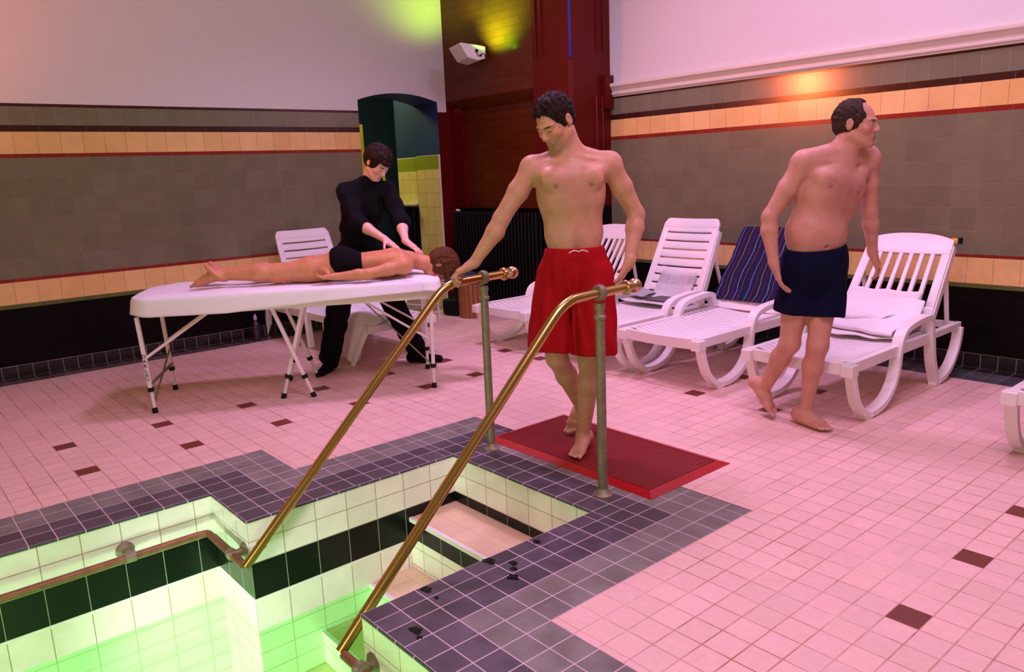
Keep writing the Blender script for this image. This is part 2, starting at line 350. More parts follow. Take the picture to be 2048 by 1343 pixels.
wall_bands(pb, (xF, y0), (xD, y0), PB, .02)
wall_bands(pb, (xD, y0), (xD, yB), PB, 0.0)
wall_bands(pb, (xD, yB), (0, yB), PB, .055)
wall_bands(pb, (0, yB), (0, 0), PB)
wall_bands(pb, (0, 0), (14 * T, 0), PB, .09)
wall_bands(pb, (14 * T, 0), (14 * T, -4.2), PB)
wall_bands(pb, (14 * T, -4.2), (xF, -4.2), PB)
pb.face([(xF, -4.2, -1.3), (14 * T, -4.2, -1.3), (14 * T, y0 + .05, -1.3), (xF, y0 + .05, -1.3)], 4, [(0, 0), (3, 0), (3, 4.2), (0, 4.2)])
pb.build('pool_basin', pmats, kind='structure')
# steps (solid), nosing trims
st = MB()
ys = [(yB, .83, -.26), (.83, .575, -.526), (.575, .308, -.667), (.308, .03, -.83)]
for (ya, yb_, z), zn in zip(ys, (-.526, -.667, -.83, -1.3)):
    st.face([(xD, yb_, z), (0, yb_, z), (0, ya, z), (xD, ya, z)], 0, [(0, yb_), (1, yb_), (1, ya), (0, ya)])
    if z == -.26:
        wall_bands(st, (xD, yb_), (0, yb_), [(-.366, -.28, 1), (-.532, -.366, 2)], .055)
    else: wall_bands(st, (xD, yb_), (0, yb_), [(zn, z, 4)], .055)
    zt = z + .002
    st.box((xD / 2, yb_ + .006, z - .008), (-xD, .020, .022), mi=3)
st.build('pool_steps', [TREAD, POOLB, POOLW, TRIMW, POOLU], kind='structure')
# water: still, clear green, seen against the lit basin
wm = bpy.data.materials.new('clear_green_water'); wm.use_nodes = True; nt = wm.node_tree; nt.nodes.clear()
o_ = N(nt, 'ShaderNodeOutputMaterial'); tr = N(nt, 'ShaderNodeBsdfTransparent'); tr.inputs[0].default_value = (.42, .98, .33, 1)
gl = N(nt, 'ShaderNodeBsdfGlossy'); gl.inputs['Roughness'].default_value = .03; fr = N(nt, 'ShaderNodeFresnel'); fr.inputs[0].default_value = 1.33
mxs = N(nt, 'ShaderNodeMixShader'); nt.links.new(fr.outputs[0], mxs.inputs[0]); nt.links.new(tr.outputs[0], mxs.inputs[1]); nt.links.new(gl.outputs[0], mxs.inputs[2]); nt.links.new(mxs.outputs[0], o_.inputs[0])
wb = MB(); zw = -.5315
wb.face([(xF, -4.2, zw), (14 * T, -4.2, zw), (14 * T, 0, zw), (xF, 0, zw)]); wb.face([(xF, 0, zw), (xD, 0, zw), (xD, y0, zw), (xF, y0, zw)]); wb.face([(xD, 0, zw), (0, 0, zw), (0, .575, zw), (xD, .575, zw)])
wo = wb.build('pool_water', wm); tag(wo, 'clear green water filling the tiled plunge pool', 'water'); wo['kind'] = 'stuff'
spot('pool_lamp_corner', (-.75, -1.3, -.62), (-1.2, 0, -.72), 140, (1, .98, .96), 50, .8)
area('pool_lamp_wide', (.3, -1.9, -.9), (-1.0, .2, -.95), .5, 11, (1, 1, .92))
area('pool_lamp_left', (.9, -1.2, -.85), (-1.42, -.8, -.95), .4, 13, (1, 1, .92))
spot('pool_fill_low', (-.55, -1.0, -.44), (-1.2, .0, -.47), 36, (.93, 1, .93), 75, .9)  # added spot just above the water, whitens the corner wall untinted
area('pool_side_fill', (1.2, -2.6, 1.3), (-.7, .1, -.3), .6, 34, (1, .86, .62))  # added warm fill for the pool walls above the water

# ---------------------------------------------------------------- walls
ZT = 4.6
LB = [(0, 5.1 * T, 0), (5.1 * T, 5.4 * T, 1), (5.4 * T, 7.0 * T, 2), (7.0 * T, 7.25 * T, 3), (7.25 * T, 15.8 * T, 4), (15.8 * T, 16.08 * T, 3), (16.08 * T, 17.62 * T, 2), (17.62 * T, 18.08 * T, 5), (18.08 * T, 19.36 * T, 6), (19.36 * T, 19.58 * T, 5), (19.58 * T, ZT, 7)]
wmats = [BLACKT, GREENB, TAN, REDLINE, GREYT, MAROON, GREYTOP, WHITE]
dL, dR, dZ, dA = 27.95 * T, 37.0 * T, 2.20, 2.277
wl = MB()
wall_bands(wl, (XL, -4.3), (XL, dL), LB)
pil = 38.1 * T
nA = 20
for k in range(nA):                                     # white wall above the segmental arch
    ya, yb_ = dL + (dR - dL) * k / nA, dL + (dR - dL) * (k + 1) / nA
    za, zb = [dZ + (dA - dZ) * (1 - ((y - (dL + dR) / 2) / ((dR - dL) / 2)) ** 2) for y in (ya, yb_)]
    wl.face([(XL, ya, za), (XL, yb_, zb), (XL, yb_, ZT), (XL, ya, ZT)], 7)
wall_bands(wl, (XL, dR), (XL, pil), [(19.6 * T, ZT, 7), (0, 19.6 * T, 8)]); wall_bands(wl, (XL, pil), (XL, 39.6 * T), [(0, ZT, 8)])
wl.build('wall_left', wmats + [REDP], kind='structure')
rv = MB()                                               # reveal of the opening
wth = .47
for k in range(nA):
    ya, yb_ = dL + (dR - dL) * k / nA, dL + (dR - dL) * (k + 1) / nA
    za, zb = [dZ + (dA - dZ) * (1 - ((y - (dL + dR) / 2) / ((dR - dL) / 2)) ** 2) for y in (ya, yb_)]
    rv.face([(XL, ya, za), (XL - wth, ya, za), (XL - wth, yb_, zb), (XL, yb_, zb)], 0)
wall_bands(rv, (XL, dR), (XL - wth, dR), [(15.45 * T, dZ, 0), (14.0 * T, 15.4 * T, 2), (0, 14.0 * T, 1), (15.4 * T, 15.47 * T, 3)])
wall_bands(rv, (XL - wth, dL), (XL, dL), [(0, dZ, 0)])
rv.box((XL - .006, dR - .006, 7.7 * T), (.012, .012, 15.4 * T), mi=3)
rv.build('wall_door_reveal', [BLUEP, YELT, GRNT, TRIMW], kind='structure')
ps = MB()                                               # passage behind the opening
px0 = XL - wth
wall_bands(ps, (px0, dR + .10), (px0 - .55, dR + .10), [(0, 13.9 * T, 1), (13.9 * T, 15.3 * T, 2), (15.3 * T, 15.38 * T, 3), (15.38 * T, 3.2, 0)])
wall_bands(ps, (px0, dR), (px0, dR + .10), [(0, 3.2, 0)])
wall_bands(ps, (px0 - .55, dR + .10), (px0 - .55, 5.2), [(0, 3.2, 0)])
wall_bands(ps, (px0 - 2.4, .4), (px0 - 2.4, 6.2), [(0, 3.2, 0)])
wall_bands(ps, (px0, .4), (px0, dL), [(0, 3.2, 0)]); wall_bands(ps, (px0 - 2.4, .4), (px0, .4), [(0, 3.2, 0)])
wall_bands(ps, (px0 - .55, 5.2), (px0 - 2.4, 6.2), [(0, 3.2, 0)])
ps.face([(px0, .4, 3.2), (px0 - 2.4, .4, 3.2), (px0 - 2.4, 6.2, 3.2), (px0, 6.2, 3.2)], 0)
ps.face([(XL, .4, -.002), (px0 - 2.4, .4, -.002), (px0 - 2.4, 6.2, -.002), (XL, 6.2, -.002)], 4)
ps.build('wall_passage', [BLUEP, YELT, GRNT, TRIMW, plain('passage_floor', (.35, .28, .2), .5)], kind='structure')
area('passage_light', (px0 - .9, 3.2, 2.9), (px0 - .6, 4.2, .9), .4, 22, (1, .95, .30))
yl = MB()
yl.box((-6.5, 4.657, 2.24), (.03, .045, .105)); yl.build('passage_sign', plain('olive_enamel', (.35, .38, .03), .4)); tag(bpy.data.objects['passage_sign'], 'small olive plate high on the dark passage wall', 'plate')
dp = MB(); dp.box((-6.5, 3.885, 1.04), (.03, .10, 2.08)); dp.bar((-6.5, 4.17, 1.56), (-6.5, 4.28, 1.05), .02, .045)  # narrow upright yellow strip and a slanted yellow bar in the passage
o = dp.build('passage_strips', plain('yellow_strip', (.90, .80, .08), .4), kind='structure')

# brick pier that closes the corner
pr = MB(); xA, xP, yP = -46.06 * T, -28.2 * T, 38.12 * T
zd, zl0, zl1 = 10.0 * T, 19.75 * T, 20.6 * T
def pquad(mb, x0, x1, y, z0, z1, mi, u0=0): mb.face([(x0, y, z0), (x1, y, z0), (x1, y, z1), (x0, y, z1)], mi, [(x0, z0), (x1, z0), (x1, z1), (x0, z1)])
xpl, xpr = -32.9 * T, xP
pquad(pr, xA, xpl, yP, zl1, ZT, 0)                       # projecting upper brickwork
pr.face([(xA, yP, zl1), (xpl, yP, zl1), (xpl, yP + .10, zl0), (xA, yP + .10, zl0)], 0, [(xA, .0), (xpl, 0), (xpl, .12), (xA, .12)])
pquad(pr, xA + .15, xpl, yP + .12, zd, zl0 + .02, 0)     # recessed brick panel
pquad(pr, xA, xA + .20, yP + .05, zd, zl0 + .02, 1); pr.face([(xA + .20, yP + .05, zd), (xA + .20, yP + .12, zd), (xA + .20, yP + .12, zl0), (xA + .20, yP + .05, zl0)], 1)
pquad(pr, xA, xpl, yP + .10, 0, zd, 2)
pr.face([(xA, yP + .10, zd), (xpl, yP + .10, zd), (xpl, yP + .12, zd), (xA, yP + .12, zd)], 2)
pquad(pr, xpl, xpr - .03, yP, 10.1 * T, ZT, 1); pquad(pr, xpl, xpr - .03, yP, 0, 10.1 * T, 2)
pr.face([(xpl, yP, 0), (xpl, yP + .12, 0), (xpl, yP + .12, zl1), (xpl, yP, zl1)], 1)
for z0, z1, mi in ((0, 10.1 * T, 2), (10.1 * T, ZT, 1)):   # chamfered corner and side face
    pr.face([(xpr - .03, yP, z0), (xpr, yP + .03, z0), (xpr, yP + .03, z1), (xpr - .03, yP, z1)], mi)
    pr.face([(xpr, yP + .03, z0), (xpr, YR, z0), (xpr, YR, z1), (xpr, yP + .03, z1)], mi)
for xx in (-32.4 * T, -31.7 * T): pr.lathe((xx, yP - .002, 23.0 * T), (0, 0, 1), [(0, .004), (.03, .016), (2.2, .016)], 12, 1)
for yy in (41.4 * T, 42.2 * T): pr.lathe((xP + .002, yy, 23.2 * T), (0, 0, 1), [(0, .004), (.03, .016), (2.2, .016)], 12, 1)
for yy in (41.2 * T, 42.0 * T): pr.lathe((xP + .002, yy, 10.3 * T), (0, 0, 1), [(0, .016), (.98, .016), (1.01, .004)], 12, 1)
pr.box((xP + .02, YR - .06, 19.9 * T), (.05, .12, .30), mi=1)
pr.build('wall_pier', [BRICK, REDP, BLACKT], kind='structure', smooth=True)
bt = MB(); bt.tube([(xP + .004, yP - .004, 22.6 * T), (xP + .004, yP - .004, ZT)], .011)  # thin blue line drawn along the pier corner
o = bt.build('blue_line', plain('line_blue', (.02, .01, .38), .3), smooth=True); tag(o, 'thin blue line running up the corner of the dark red pier', 'tube')

RB = [(0, 5.1 * T, 0), (5.1 * T, 5.38 * T, 1), (5.38 * T, 7.0 * T, 2), (7.0 * T, 7.2 * T, 3), (7.2 * T, 15.8 * T, 4), (15.8 * T, 16.12 * T, 3), (16.12 * T, 17.55 * T, 2), (17.55 * T, 18.0 * T, 5), (18.0 * T, 19.35 * T, 6), (19.35 * T, 19.52 * T, 5), (19.52 * T, ZT, 7)]
wr = MB(); wall_bands(wr, (xP - .1, YR), (6.4, YR), RB, .03); wr.build('wall_right', wmats, kind='structure')
tr_ = MB(); prof = [(0, 0), (.012, 0), (.016, .012), (.028, .018), (.030, .030), (.022, .038), (.022, .052), (.034, .062), (.040, .080), (.052, .088), (.055, .10), (.050, .118), (0, .128)]
tr_.sweep([(xP - .05, YR, 19.5 * T), (6.4, YR, 19.5 * T)], [(a, b) for a, b in prof]); tr_.build('trim_1', plain('cream_gloss_moulding', (.70, .66, .56), .35, var=.04), kind='structure', smooth=True)
# dark skirting: two or three rows of black tiles turned up the wall
def skirt(name, pts, up, mi_col):
    mb = MB()
    for a, b, c_, d, col in pts: mb.face([a, b, c_, d], 0, [(0, 0), (1, 0), (1, 1), (0, 1)], col)
    return mb.build(name, floor_mat(name + '_tiles', (.20, .18, .15), .25, .028, stain=True), kind='structure')
P_ = []
n_ = int((dL + 4.2) / T)
for k in range(n_):
    ya, yb_ = -4.2 + k * T, -4.2 + (k + 1) * T; q = random.uniform(.7, 1.3)
    P_.append(((XL + .004, ya, 0), (XL + .004, yb_, 0), (XL + .004, yb_, .10), (XL + .004, ya, .10), (.012 * q, .010 * q, .009 * q)))
    P_.append(((XL, ya, .001), (XL + .12, ya, .001), (XL + .12, yb_, .001), (XL, yb_, .001), (.03 * q, .018 * q, .018 * q)))
    P_.append(((XL + .12, ya, .001), (-43.9 * T, ya, .001), (-43.9 * T, yb_, .001), (XL + .12, yb_, .001), (.10 * q, .075 * q, .06 * q)))
for k in range(int((pil - dL) / T) + 1):
    ya, yb_ = dL + k * T, dL + (k + 1) * T
    P_.append(((XL, ya, .001), (-43.9 * T, ya, .001), (-43.9 * T, yb_, .001), (XL, yb_, .001), (.30, .24, .12)))
skirt('baseboard_left', P_, 0, 0)
P_ = []
for k in range(int((6.4 + 5.0) / T)):
    xa, xb = XL + k * T, XL + (k + 1) * T; q = random.uniform(.7, 1.3)
    if xa > xP: P_.append(((xa, YR - .004, 0), (xb, YR - .004, 0), (xb, YR - .004, .10), (xa, YR - .004, .10), (.012 * q, .012 * q, .011 * q)))
    for r_, cc in ((0, (.016, .008, .012)), (1, (.07, .08, .08)), (2, (.07, .08, .08))):
        P_.append(((xa, YR - .118 * (r_ + 1), .001), (xb, YR - .118 * (r_ + 1), .001), (xb, YR - .118 * r_, .001), (xa, YR - .118 * r_, .001), tuple(c * q for c in cc)))
skirt('baseboard_right', P_, 0, 0)

# ---------------------------------------------------------------- handrails, posts, pipes
def handrail(x, label, ypost, group='brass handrails of the pool steps'):
    t = thing('handrail', label, 'handrail', (x, ypost, 0), 0, group)
    def l(p): return (p[0] - x, p[1] - ypost, p[2])
    path = [(x, -.045, -.165)] + [(x, -.045 + (1.0 + .045) * k / 8, -.165 + (.835 + .165) * k / 8) for k in range(1, 9)]
    path = path[:-1] + smooth_path([(x, 1.0, .835), (x, 1.05, .876), (x, 1.11, .903), (x, 1.18, .911), (x, 1.5, .918)], 5)
    r = MB(); r.tube([l(p) for p in path], .0205, 20); r.build('rail', BRASS, t, smooth=True)
    c_ = MB(); c_.lathe(l((x, .03, -.094)), (0, 1.045, 1), [(-.002, .0205), (-.001, .0225), (.012, .0225), (.013, .0205)], 20); c_.build('joint_sleeve', BRASS, t, smooth=True)
    k = MB(); k.lathe(l((x, 1.44, .917)), (0, 1, .02), [(0, .0205), (.003, .031), (.010, .034), (.018, .031), (.021, .024), (.030, .024), (.034, .028), (.038, .024)] , 24)
    k.lathe(l((x, 1.478, .918)), (0, 1, .02), [(0, .018)] + [(.033 - .033 * math.cos(a), .033 * math.sin(a)) for a in [math.pi * j / 14 for j in range(2, 14)]] + [(.066, .002)], 24)
    k.build('end_knob', plain('dull_pink_brass', (.62, .40, .24), .3, 1, var=.2, scale=25), t, smooth=True)
    p = MB(); p.lathe((0, 0, 0), (0, 0, 1), [(0, .046), (.005, .045), (.010, .036), (.020, .030), (.03, .0215), (.80, .0205), (.802, .026), (.815, .027), (.82, .021), (.84, .019), (.85, .024), (.87, .022)], 24)
    p.build('post', BRONZE, t, smooth=True)
    e = MB(); e.lathe((0, -.018, .915), (0, 1, .01), [(0, .0212), (.004, .033), (.012, .036), (.024, .036), (.032, .033), (.036, .0212)], 24); e.build('eye_collar', BRONZE, t, smooth=True)
    return t
handrail(-.921, 'brass handrail gripped by the man in red shorts, left of the pool steps', 1.317)
handrail(-.089, 'brass handrail nearest the camera, standing at the right of the pool steps', 1.285)
def flange(mb, o, ax):
    mb.lathe(o, ax, [(0, .040), (.006, .039), (.012, .028), (.02, .018), (.075, .016)], 20)
t = thing('pipe_rail', 'tarnished copper grab pipe running round the left inside corner of the pool', 'pipe', (xF, 0, -.15))
def l(p): return (p[0] - xF, p[1], p[2] + .15)
pp = MB(); pp.tube([l(p) for p in [(-.945, -.046, -.164), (-1.28, -.055, -.148)]], .0165)
pp.tube([l(p) for p in smooth_path([(-1.28, -.055, -.148), (-1.325, -.06, -.146), (-1.335, -.105, -.145)], 4)], .0165); pp.tube([l(p) for p in [(-1.335, -.105, -.145), (-1.335, -1.9, -.145)]], .0165)
pp.build('pipe', COPPER, t, smooth=True)
br_ = MB(); flange(br_, l((xF, -.39, -.145)), (1, 0, 0)); br_.lathe(l((-1.335, -.415, -.145)), (0, 1, 0), [(0, .0165), (.004, .023), (.046, .023), (.05, .0165)], 20); br_.build('wall_bracket', BRONZE, t, smooth=True)
br_ = MB(); flange(br_, l((-1.05, y0, -.155)), (0, -1, 0)); br_.lathe(l((-1.09, -.048, -.157)), (1, 0, -.03), [(0, .0165), (.004, .023), (.02, .023), (.024, .026), (.036, .026), (.04, .0165)], 20); br_.build('wall_bracket', BRONZE, t, smooth=True)
br_ = MB(); flange(br_, l((xF, -1.5, -.145)), (1, 0, 0)); br_.lathe(l((-1.335, -1.525, -.145)), (0, 1, 0), [(0, .0165), (.004, .023), (.046, .023), (.05, .0165)], 20); br_.build('wall_bracket', BRONZE, t, smooth=True)
t = thing('pipe_rail', 'copper grab pipe below the front coping, bottom edge of the picture', 'pipe', (0, 0, -.16))
pp = MB(); pp.tube([(-.065, -.045, -.005), (1.3, -.045, .0)], .0165); pp.build('pipe', COPPER, t, smooth=True)
br_ = MB(); flange(br_, (.055, 0, 0), (0, -1, 0)); br_.lathe((.03, -.045, 0), (1, 0, 0), [(0, .0165), (.004, .023), (.046, .023), (.05, .0165)], 20); br_.build('wall_bracket', BRONZE, t, smooth=True)

# ---------------------------------------------------------------- red mat
mm, nt, b = new_mat('red_rubber_mat')
tc = N(nt, 'ShaderNodeTexCoord'); sp = N(nt, 'ShaderNodeSeparateXYZ'); nt.links.new(tc.outputs['Object'], sp.inputs[0])
def wave(o, s_):
    a = N(nt, 'ShaderNodeMath', operation='MULTIPLY'); nt.links.new(o, a.inputs[0]); a.inputs[1].default_value = s_
    q = N(nt, 'ShaderNodeMath', operation='SINE'); nt.links.new(a.outputs[0], q.inputs[0]); return q.outputs[0]
ml = N(nt, 'ShaderNodeMath', operation='MAXIMUM'); nt.links.new(wave(sp.outputs[0], 2 * math.pi / .0165), ml.inputs[0]); nt.links.new(wave(sp.outputs[1], 2 * math.pi / .022), ml.inputs[1])
mr = N(nt, 'ShaderNodeMapRange'); mr.inputs[1].default_value = -.2; mr.inputs[2].default_value = .5; nt.links.new(ml.outputs[0], mr.inputs[0])
mx = N(nt, 'ShaderNodeMixRGB'); mx.inputs[1].default_value = (.07, .001, .003, 1); mx.inputs[2].default_value = (.26, .004, .008, 1); nt.links.new(mr.outputs[0], mx.inputs[0]); nt.links.new(mx.outputs[0], b.inputs['Base Color'])
bp = N(nt, 'ShaderNodeBump'); bp.inputs['Distance'].default_value = .004; nt.links.new(mr.outputs[0], bp.inputs['Height']); nt.links.new(bp.outputs[0], b.inputs['Normal']); b.inputs['Roughness'].default_value = .42
matt = thing('rubber_mat', 'red perforated rubber mat at the head of the pool steps', 'mat', (-.475, 1.685, 0))
mb = MB(); mb.box((0, 0, .009), (1.05, .49, .012)); mb.build('mat_top', mm, matt)
mb = MB(); hx, hy = .58, .30
ring_o = [(-hx, -hy, .001), (hx, -hy, .001), (hx, hy, .001), (-hx, hy, .001)]; ring_i = [(-hx + .05, -hy + .05, .016), (hx - .05, -hy + .05, .016), (hx - .05, hy - .05, .016), (-hx + .05, hy - .05, .016)]
ring_b = [(-hx + .052, -hy + .052, .003), (hx - .052, -hy + .052, .003), (hx - .052, hy - .052, .003), (-hx + .052, hy - .052, .003)]
mb.mesh(ring_o + ring_i + ring_b, [(k, (k + 1) % 4, 4 + (k + 1) % 4, 4 + k) for k in range(4)] + [(4 + k, 4 + (k + 1) % 4, 8 + (k + 1) % 4, 8 + k) for k in range(4)])
mb.build('mat_border', plain('red_rubber_border', (.36, .004, .010), .35), matt)

# ---------------------------------------------------------------- sun loungers
def side_loop(mb, sx):
    """the moulded leg, sled and arm on one side; y runs from the foot end to the head end"""
    x = sx * .305
    def S(pts, w_, h_, sc=None):
        mb.sweep([(x, a, b) for a, b in pts], [(-w_ / 2, -h_ / 2), (w_ / 2, -h_ / 2), (w_ / 2, h_ / 2), (-w_ / 2, h_ / 2)], up=(1, 0, 0), scale=sc)
    def P2(pts): return [(p.y, p.z) for p in smooth_path([(0, a, b) for a, b in pts], 5)]
    return S, P2
def leg_front(sx):
    mb = MB(); S, P2 = side_loop(mb, sx)
    S(P2([(.055, .30), (.07, .23), (.12, .12), (.20, .045), (.235, .03)]), .036, .056)
    mb.box((sx * .305, .255, .022), (.052, .075, .044)); return mb
def arm_piece(sx):
    mb = MB(); S, P2 = side_loop(mb, sx)
    S(P2([(.27, .025), (.36, .030), (.47, .065), (.555, .14), (.595, .23), (.605, .30), (.625, .375), (.665, .425), (.74, .450), (.86, .463), (.99, .466), (1.03, .45)]), .036, .064)
    return mb
def leg_rear(sx):
    mb = MB(); S, P2 = side_loop(mb, sx)
    S(P2([(1.03, .462), (1.045, .40), (1.07, .30), (1.10, .18), (1.16, .06), (1.175, .03)]), .040, .060)
    mb.box((sx * .305, 1.185, .020), (.052, .060, .040)); return mb
def sled_rear(sx):
    mb = MB(); S, P2 = side_loop(mb, sx)
    S(P2([(1.20, .025), (1.29, .035), (1.39, .085), (1.46, .16), (1.50, .24), (1.515, .325)]), .036, .062); return mb
def seat_bm():
    mb = MB(); ns = 20; y = .055
    for k in range(ns):
        ya = .045 + k * .0505; wd = .0425
        def fn(u, v, ya=ya, wd=wd):
            xx = (u - .5) * .56; bow = .055 * (xx / .28) ** 2
            return (xx, ya + bow + v * wd, .352 - .018 * (1 - (xx / .28) ** 2) + .02 * max(0, (ya - .6)) )
        mb.grid(fn, 12, 1)
    return mb
def frame_bm():
    mb = MB()
    for sx in (-1, 1):
        mb.box((sx * .298, .55, .328), (.040, 1.06, .062)); mb.box((sx * .298, 1.30, .335), (.040, .46, .045)); mb.box((sx * .305, .035, .318), (.068, .075, .066))
    pts = [(-.28, .03, .325)] + [(x, .03 - .028 * (1 - (x / .28) ** 2), .325) for x in (-.2, -.1, 0, .1, .2)] + [(.28, .03, .325)]
    mb.sweep(pts, [(-.012, -.035), (.012, -.035), (.012, .035), (-.012, .035)])
    mb.box((0, 1.50, .335), (.60, .035, .045)); mb.box((0, 1.09, .33), (.60, .03, .03)); mb.box((0, .6, .31), (.58, .03, .02)); return mb
BL = .70
def back_bm(kind):
    """backrest in its own plane: x across, t along; returned already leaned back"""
    mb = MB()
    def box2(x0, x1, t0, t1, th=.016, dn=0): 
        mb.box(((x0 + x1) / 2, (t0 + t1) / 2, dn), (x1 - x0, t1 - t0, th))
    hw0, hw1 = .292, .268
    def hw(t): return hw0 + (hw1 - hw0) * t / BL
    def strip(t0, t1, xa, xb, n=10):            # part of the slab between two heights and two x-fractions
        def fn(u, v): 
            t_ = t0 + (t1 - t0) * v; f = xa + (xb - xa) * u
            return (f * hw(t_), t_, .012 * (f * f) )
        i = len(mb.v); k = len(mb.f); mb.grid(fn, n, 1)
    if kind == 'v':
        def arch(u, v):
            f = -1 + 2 * u; top = BL + .012 - .055 * abs(f) ** 2.6; t_ = .555 + (top - .555) * v
            return (f * hw(t_), t_, .012 * f * f)
        mb.grid(arch, 14, 3); strip(0, .17, -1, 1)
        nsl = 7; W = 1.72; sl = .075
        xs = [-1] + [q for k in range(nsl) for q in (-.86 + W * (k + .5) / nsl - sl, -.86 + W * (k + .5) / nsl + sl)] + [1]
        for a, b_ in zip(xs[0::2], xs[1::2]): strip(.17, .555, a, b_, 2)
    else:
        def cap(u, v):
            f = -1 + 2 * u; top = BL + .02 - (.05 * max(0, (abs(f) - .86) / .14) ** 2.2); t_ = .64 + (top - .64) * v
            return (f * hw(t_), t_, .012 * f * f)
        mb.grid(cap, 24, 3)
        edges = [.0] + [q for k in range(8) for q in (.075 + k * .0735, .075 + k * .0735 + .014)]
        for a, b_ in zip(edges[0::2], edges[1::2] ): strip(a, b_, -.80, .80)
        strip(edges[-1], .64, -.80, .80)
        strip(0, .64, -1, -.80, 2); strip(0, .64, .80, 1, 2)
    return mb
def lean(mb, ang, y0_, z0_):
    ca, sa = math.cos(ang), math.sin(ang)
    mb.v = [(x, y0_ + t * ca - z * sa, z0_ + t * sa + z * ca) for x, t, z in mb.v]; return mb
def lounger(label, kind, ang, loc, rz=0):
    t = thing('sun_lounger', label, 'sun lounger', loc, rz, 'white plastic sun loungers')
    seat_bm().build('seat', PLASTIC, t, smooth=True, solid=.012)
    frame_bm().build('frame', PLASTIC, t, bevel=.005)
    bk = lean(back_bm(kind), ang, 1.06, .355).build('backrest', PLASTIC, t, smooth=True, solid=.022, bevel=.003)
    for sx in (-1, 1):
        rim = MB(); pts = [(sx * (.292 - .024 * q / BL), q, -.012) for q in (0, .2, .4, .62)]
        rim.sweep(pts, [(-.008, -.022), (.008, -.022), (.008, .022), (-.008, .022)])
        lean(rim, ang, 1.06, .355).build('rim', PLASTIC, bk)
    for sx in (-1, 1):
        leg_front(sx).build('leg', PLASTIC, t, bevel=.004); leg_rear(sx).build('leg', PLASTIC, t, bevel=.004)
        arm_piece(sx).build('armrest', PLASTIC, t, bevel=.006); sled_rear(sx).build('sled_leg', PLASTIC, t, bevel=.005)
        s_ = MB(); top = (sx * .265, 1.06 + .45 * math.cos(ang) + .02, .355 + .45 * math.sin(ang) - .02)
        s_.bar(top, (sx * .265, min(1.43, top[1] + .16), .345), .018, .026); s_.build('strut', PLASTIC, t, bevel=.003)
    return t
A1, A3 = math.atan2(.545, .41), math.atan2(.66, .33)
l1 = lounger('white lounger with an arched slotted back, folded towel and a yellow tag on its corner', 'v', A1, (-.052, 2.82, 0))
l2 = dup(l1, (-1.022, 2.815, 0), 0, 'white lounger with a navy striped towel over its back')
l4 = dup(l1, (-2.66, 2.82, 0), 0, 'white lounger behind the man in red shorts, arched back with vertical slots')
l3 = lounger('upright white lounger with horizontal slots and newspapers lying on it', 'h', A3, (-1.735, 2.80, 0))
def straight_lounger(label, loc, rz):
    t = thing('sun_lounger', label, 'sun lounger', loc, rz, 'white plastic sun loungers')
    m = seat_bm(); m.v = [(x, y * 1.42, z - .05) for x, y, z in m.v]; m.build('seat', PLASTIC, t, smooth=True, solid=.012)
    m = MB()
    for sx in (-1, 1): m.box((sx * .298, .97, .285), (.040, 1.94, .062))
    for y in (.02, .70, 1.40, 1.92): m.box((0, y, .285), (.60, .035, .055))
    m.build('frame', PLASTIC, t, bevel=.005)
    ang = math.radians(67); bk = lean(back_bm('h'), ang, 1.40, .32).build('backrest', PLASTIC, t, smooth=True, solid=.022, bevel=.003)
    for sx in (-1, 1):
        for ya, yb_, zt_ in ((.16, .06 + .17, .27), (1.10, 1.02, .42), (1.88, 1.92, .28)):
            m = MB(); m.sweep([(sx * .30, ya, zt_), (sx * .315, yb_, 0)], [(-.028, -.018), (.028, -.018), (.028, .018), (-.028, .018)]); m.build('leg', PLASTIC, t, bevel=.005)
        m = MB(); m.sweep(smooth_path([(sx * .31, 1.10, .40), (sx * .31, 1.13, .44), (sx * .31, 1.22, .455), (sx * .31, 1.50, .45)], 4), [(-.028, -.014), (.028, -.014), (.028, .014), (-.028, .014)]); m.build('armrest', PLASTIC, t, bevel=.005)
    return t
l5 = straight_lounger('white lounger behind the massage table, its towel hanging to the floor', (-3.03, 2.15, 0), math.radians(90))
l6 = dup(l1, (1.32, 2.83, 0), 0, 'white lounger of which only one front leg shows at the right edge')

# towels
def cloth(name, label, fn, nu, nv, mat, solid=.008, group=None, cat='towel', sub=1):
    mb = MB(); mb.grid(fn, nu, nv); o = mb.build(name, mat, smooth='all', solid=solid, subsurf=sub); tag(o, label, cat, group); return o
def nz(x, y, s=1.0): return (math.sin(7.3 * x * s + 2.1 * y) + .6 * math.sin(13.1 * y * s - 4.2 * x + 1.3) + .4 * math.sin(23 * x + 17 * y * s)) / 2
def along(pts, s):
    L = [0]
    for a, b in zip(pts, pts[1:]): L.append(L[-1] + math.dist(a, b))
    s *= L[-1]
    for i in range(len(pts) - 1):
        if s <= L[i + 1] or i == len(pts) - 2:
            t_ = (s - L[i]) / (L[i + 1] - L[i]); return [a + (b - a) * t_ for a, b in zip(pts[i], pts[i + 1])]
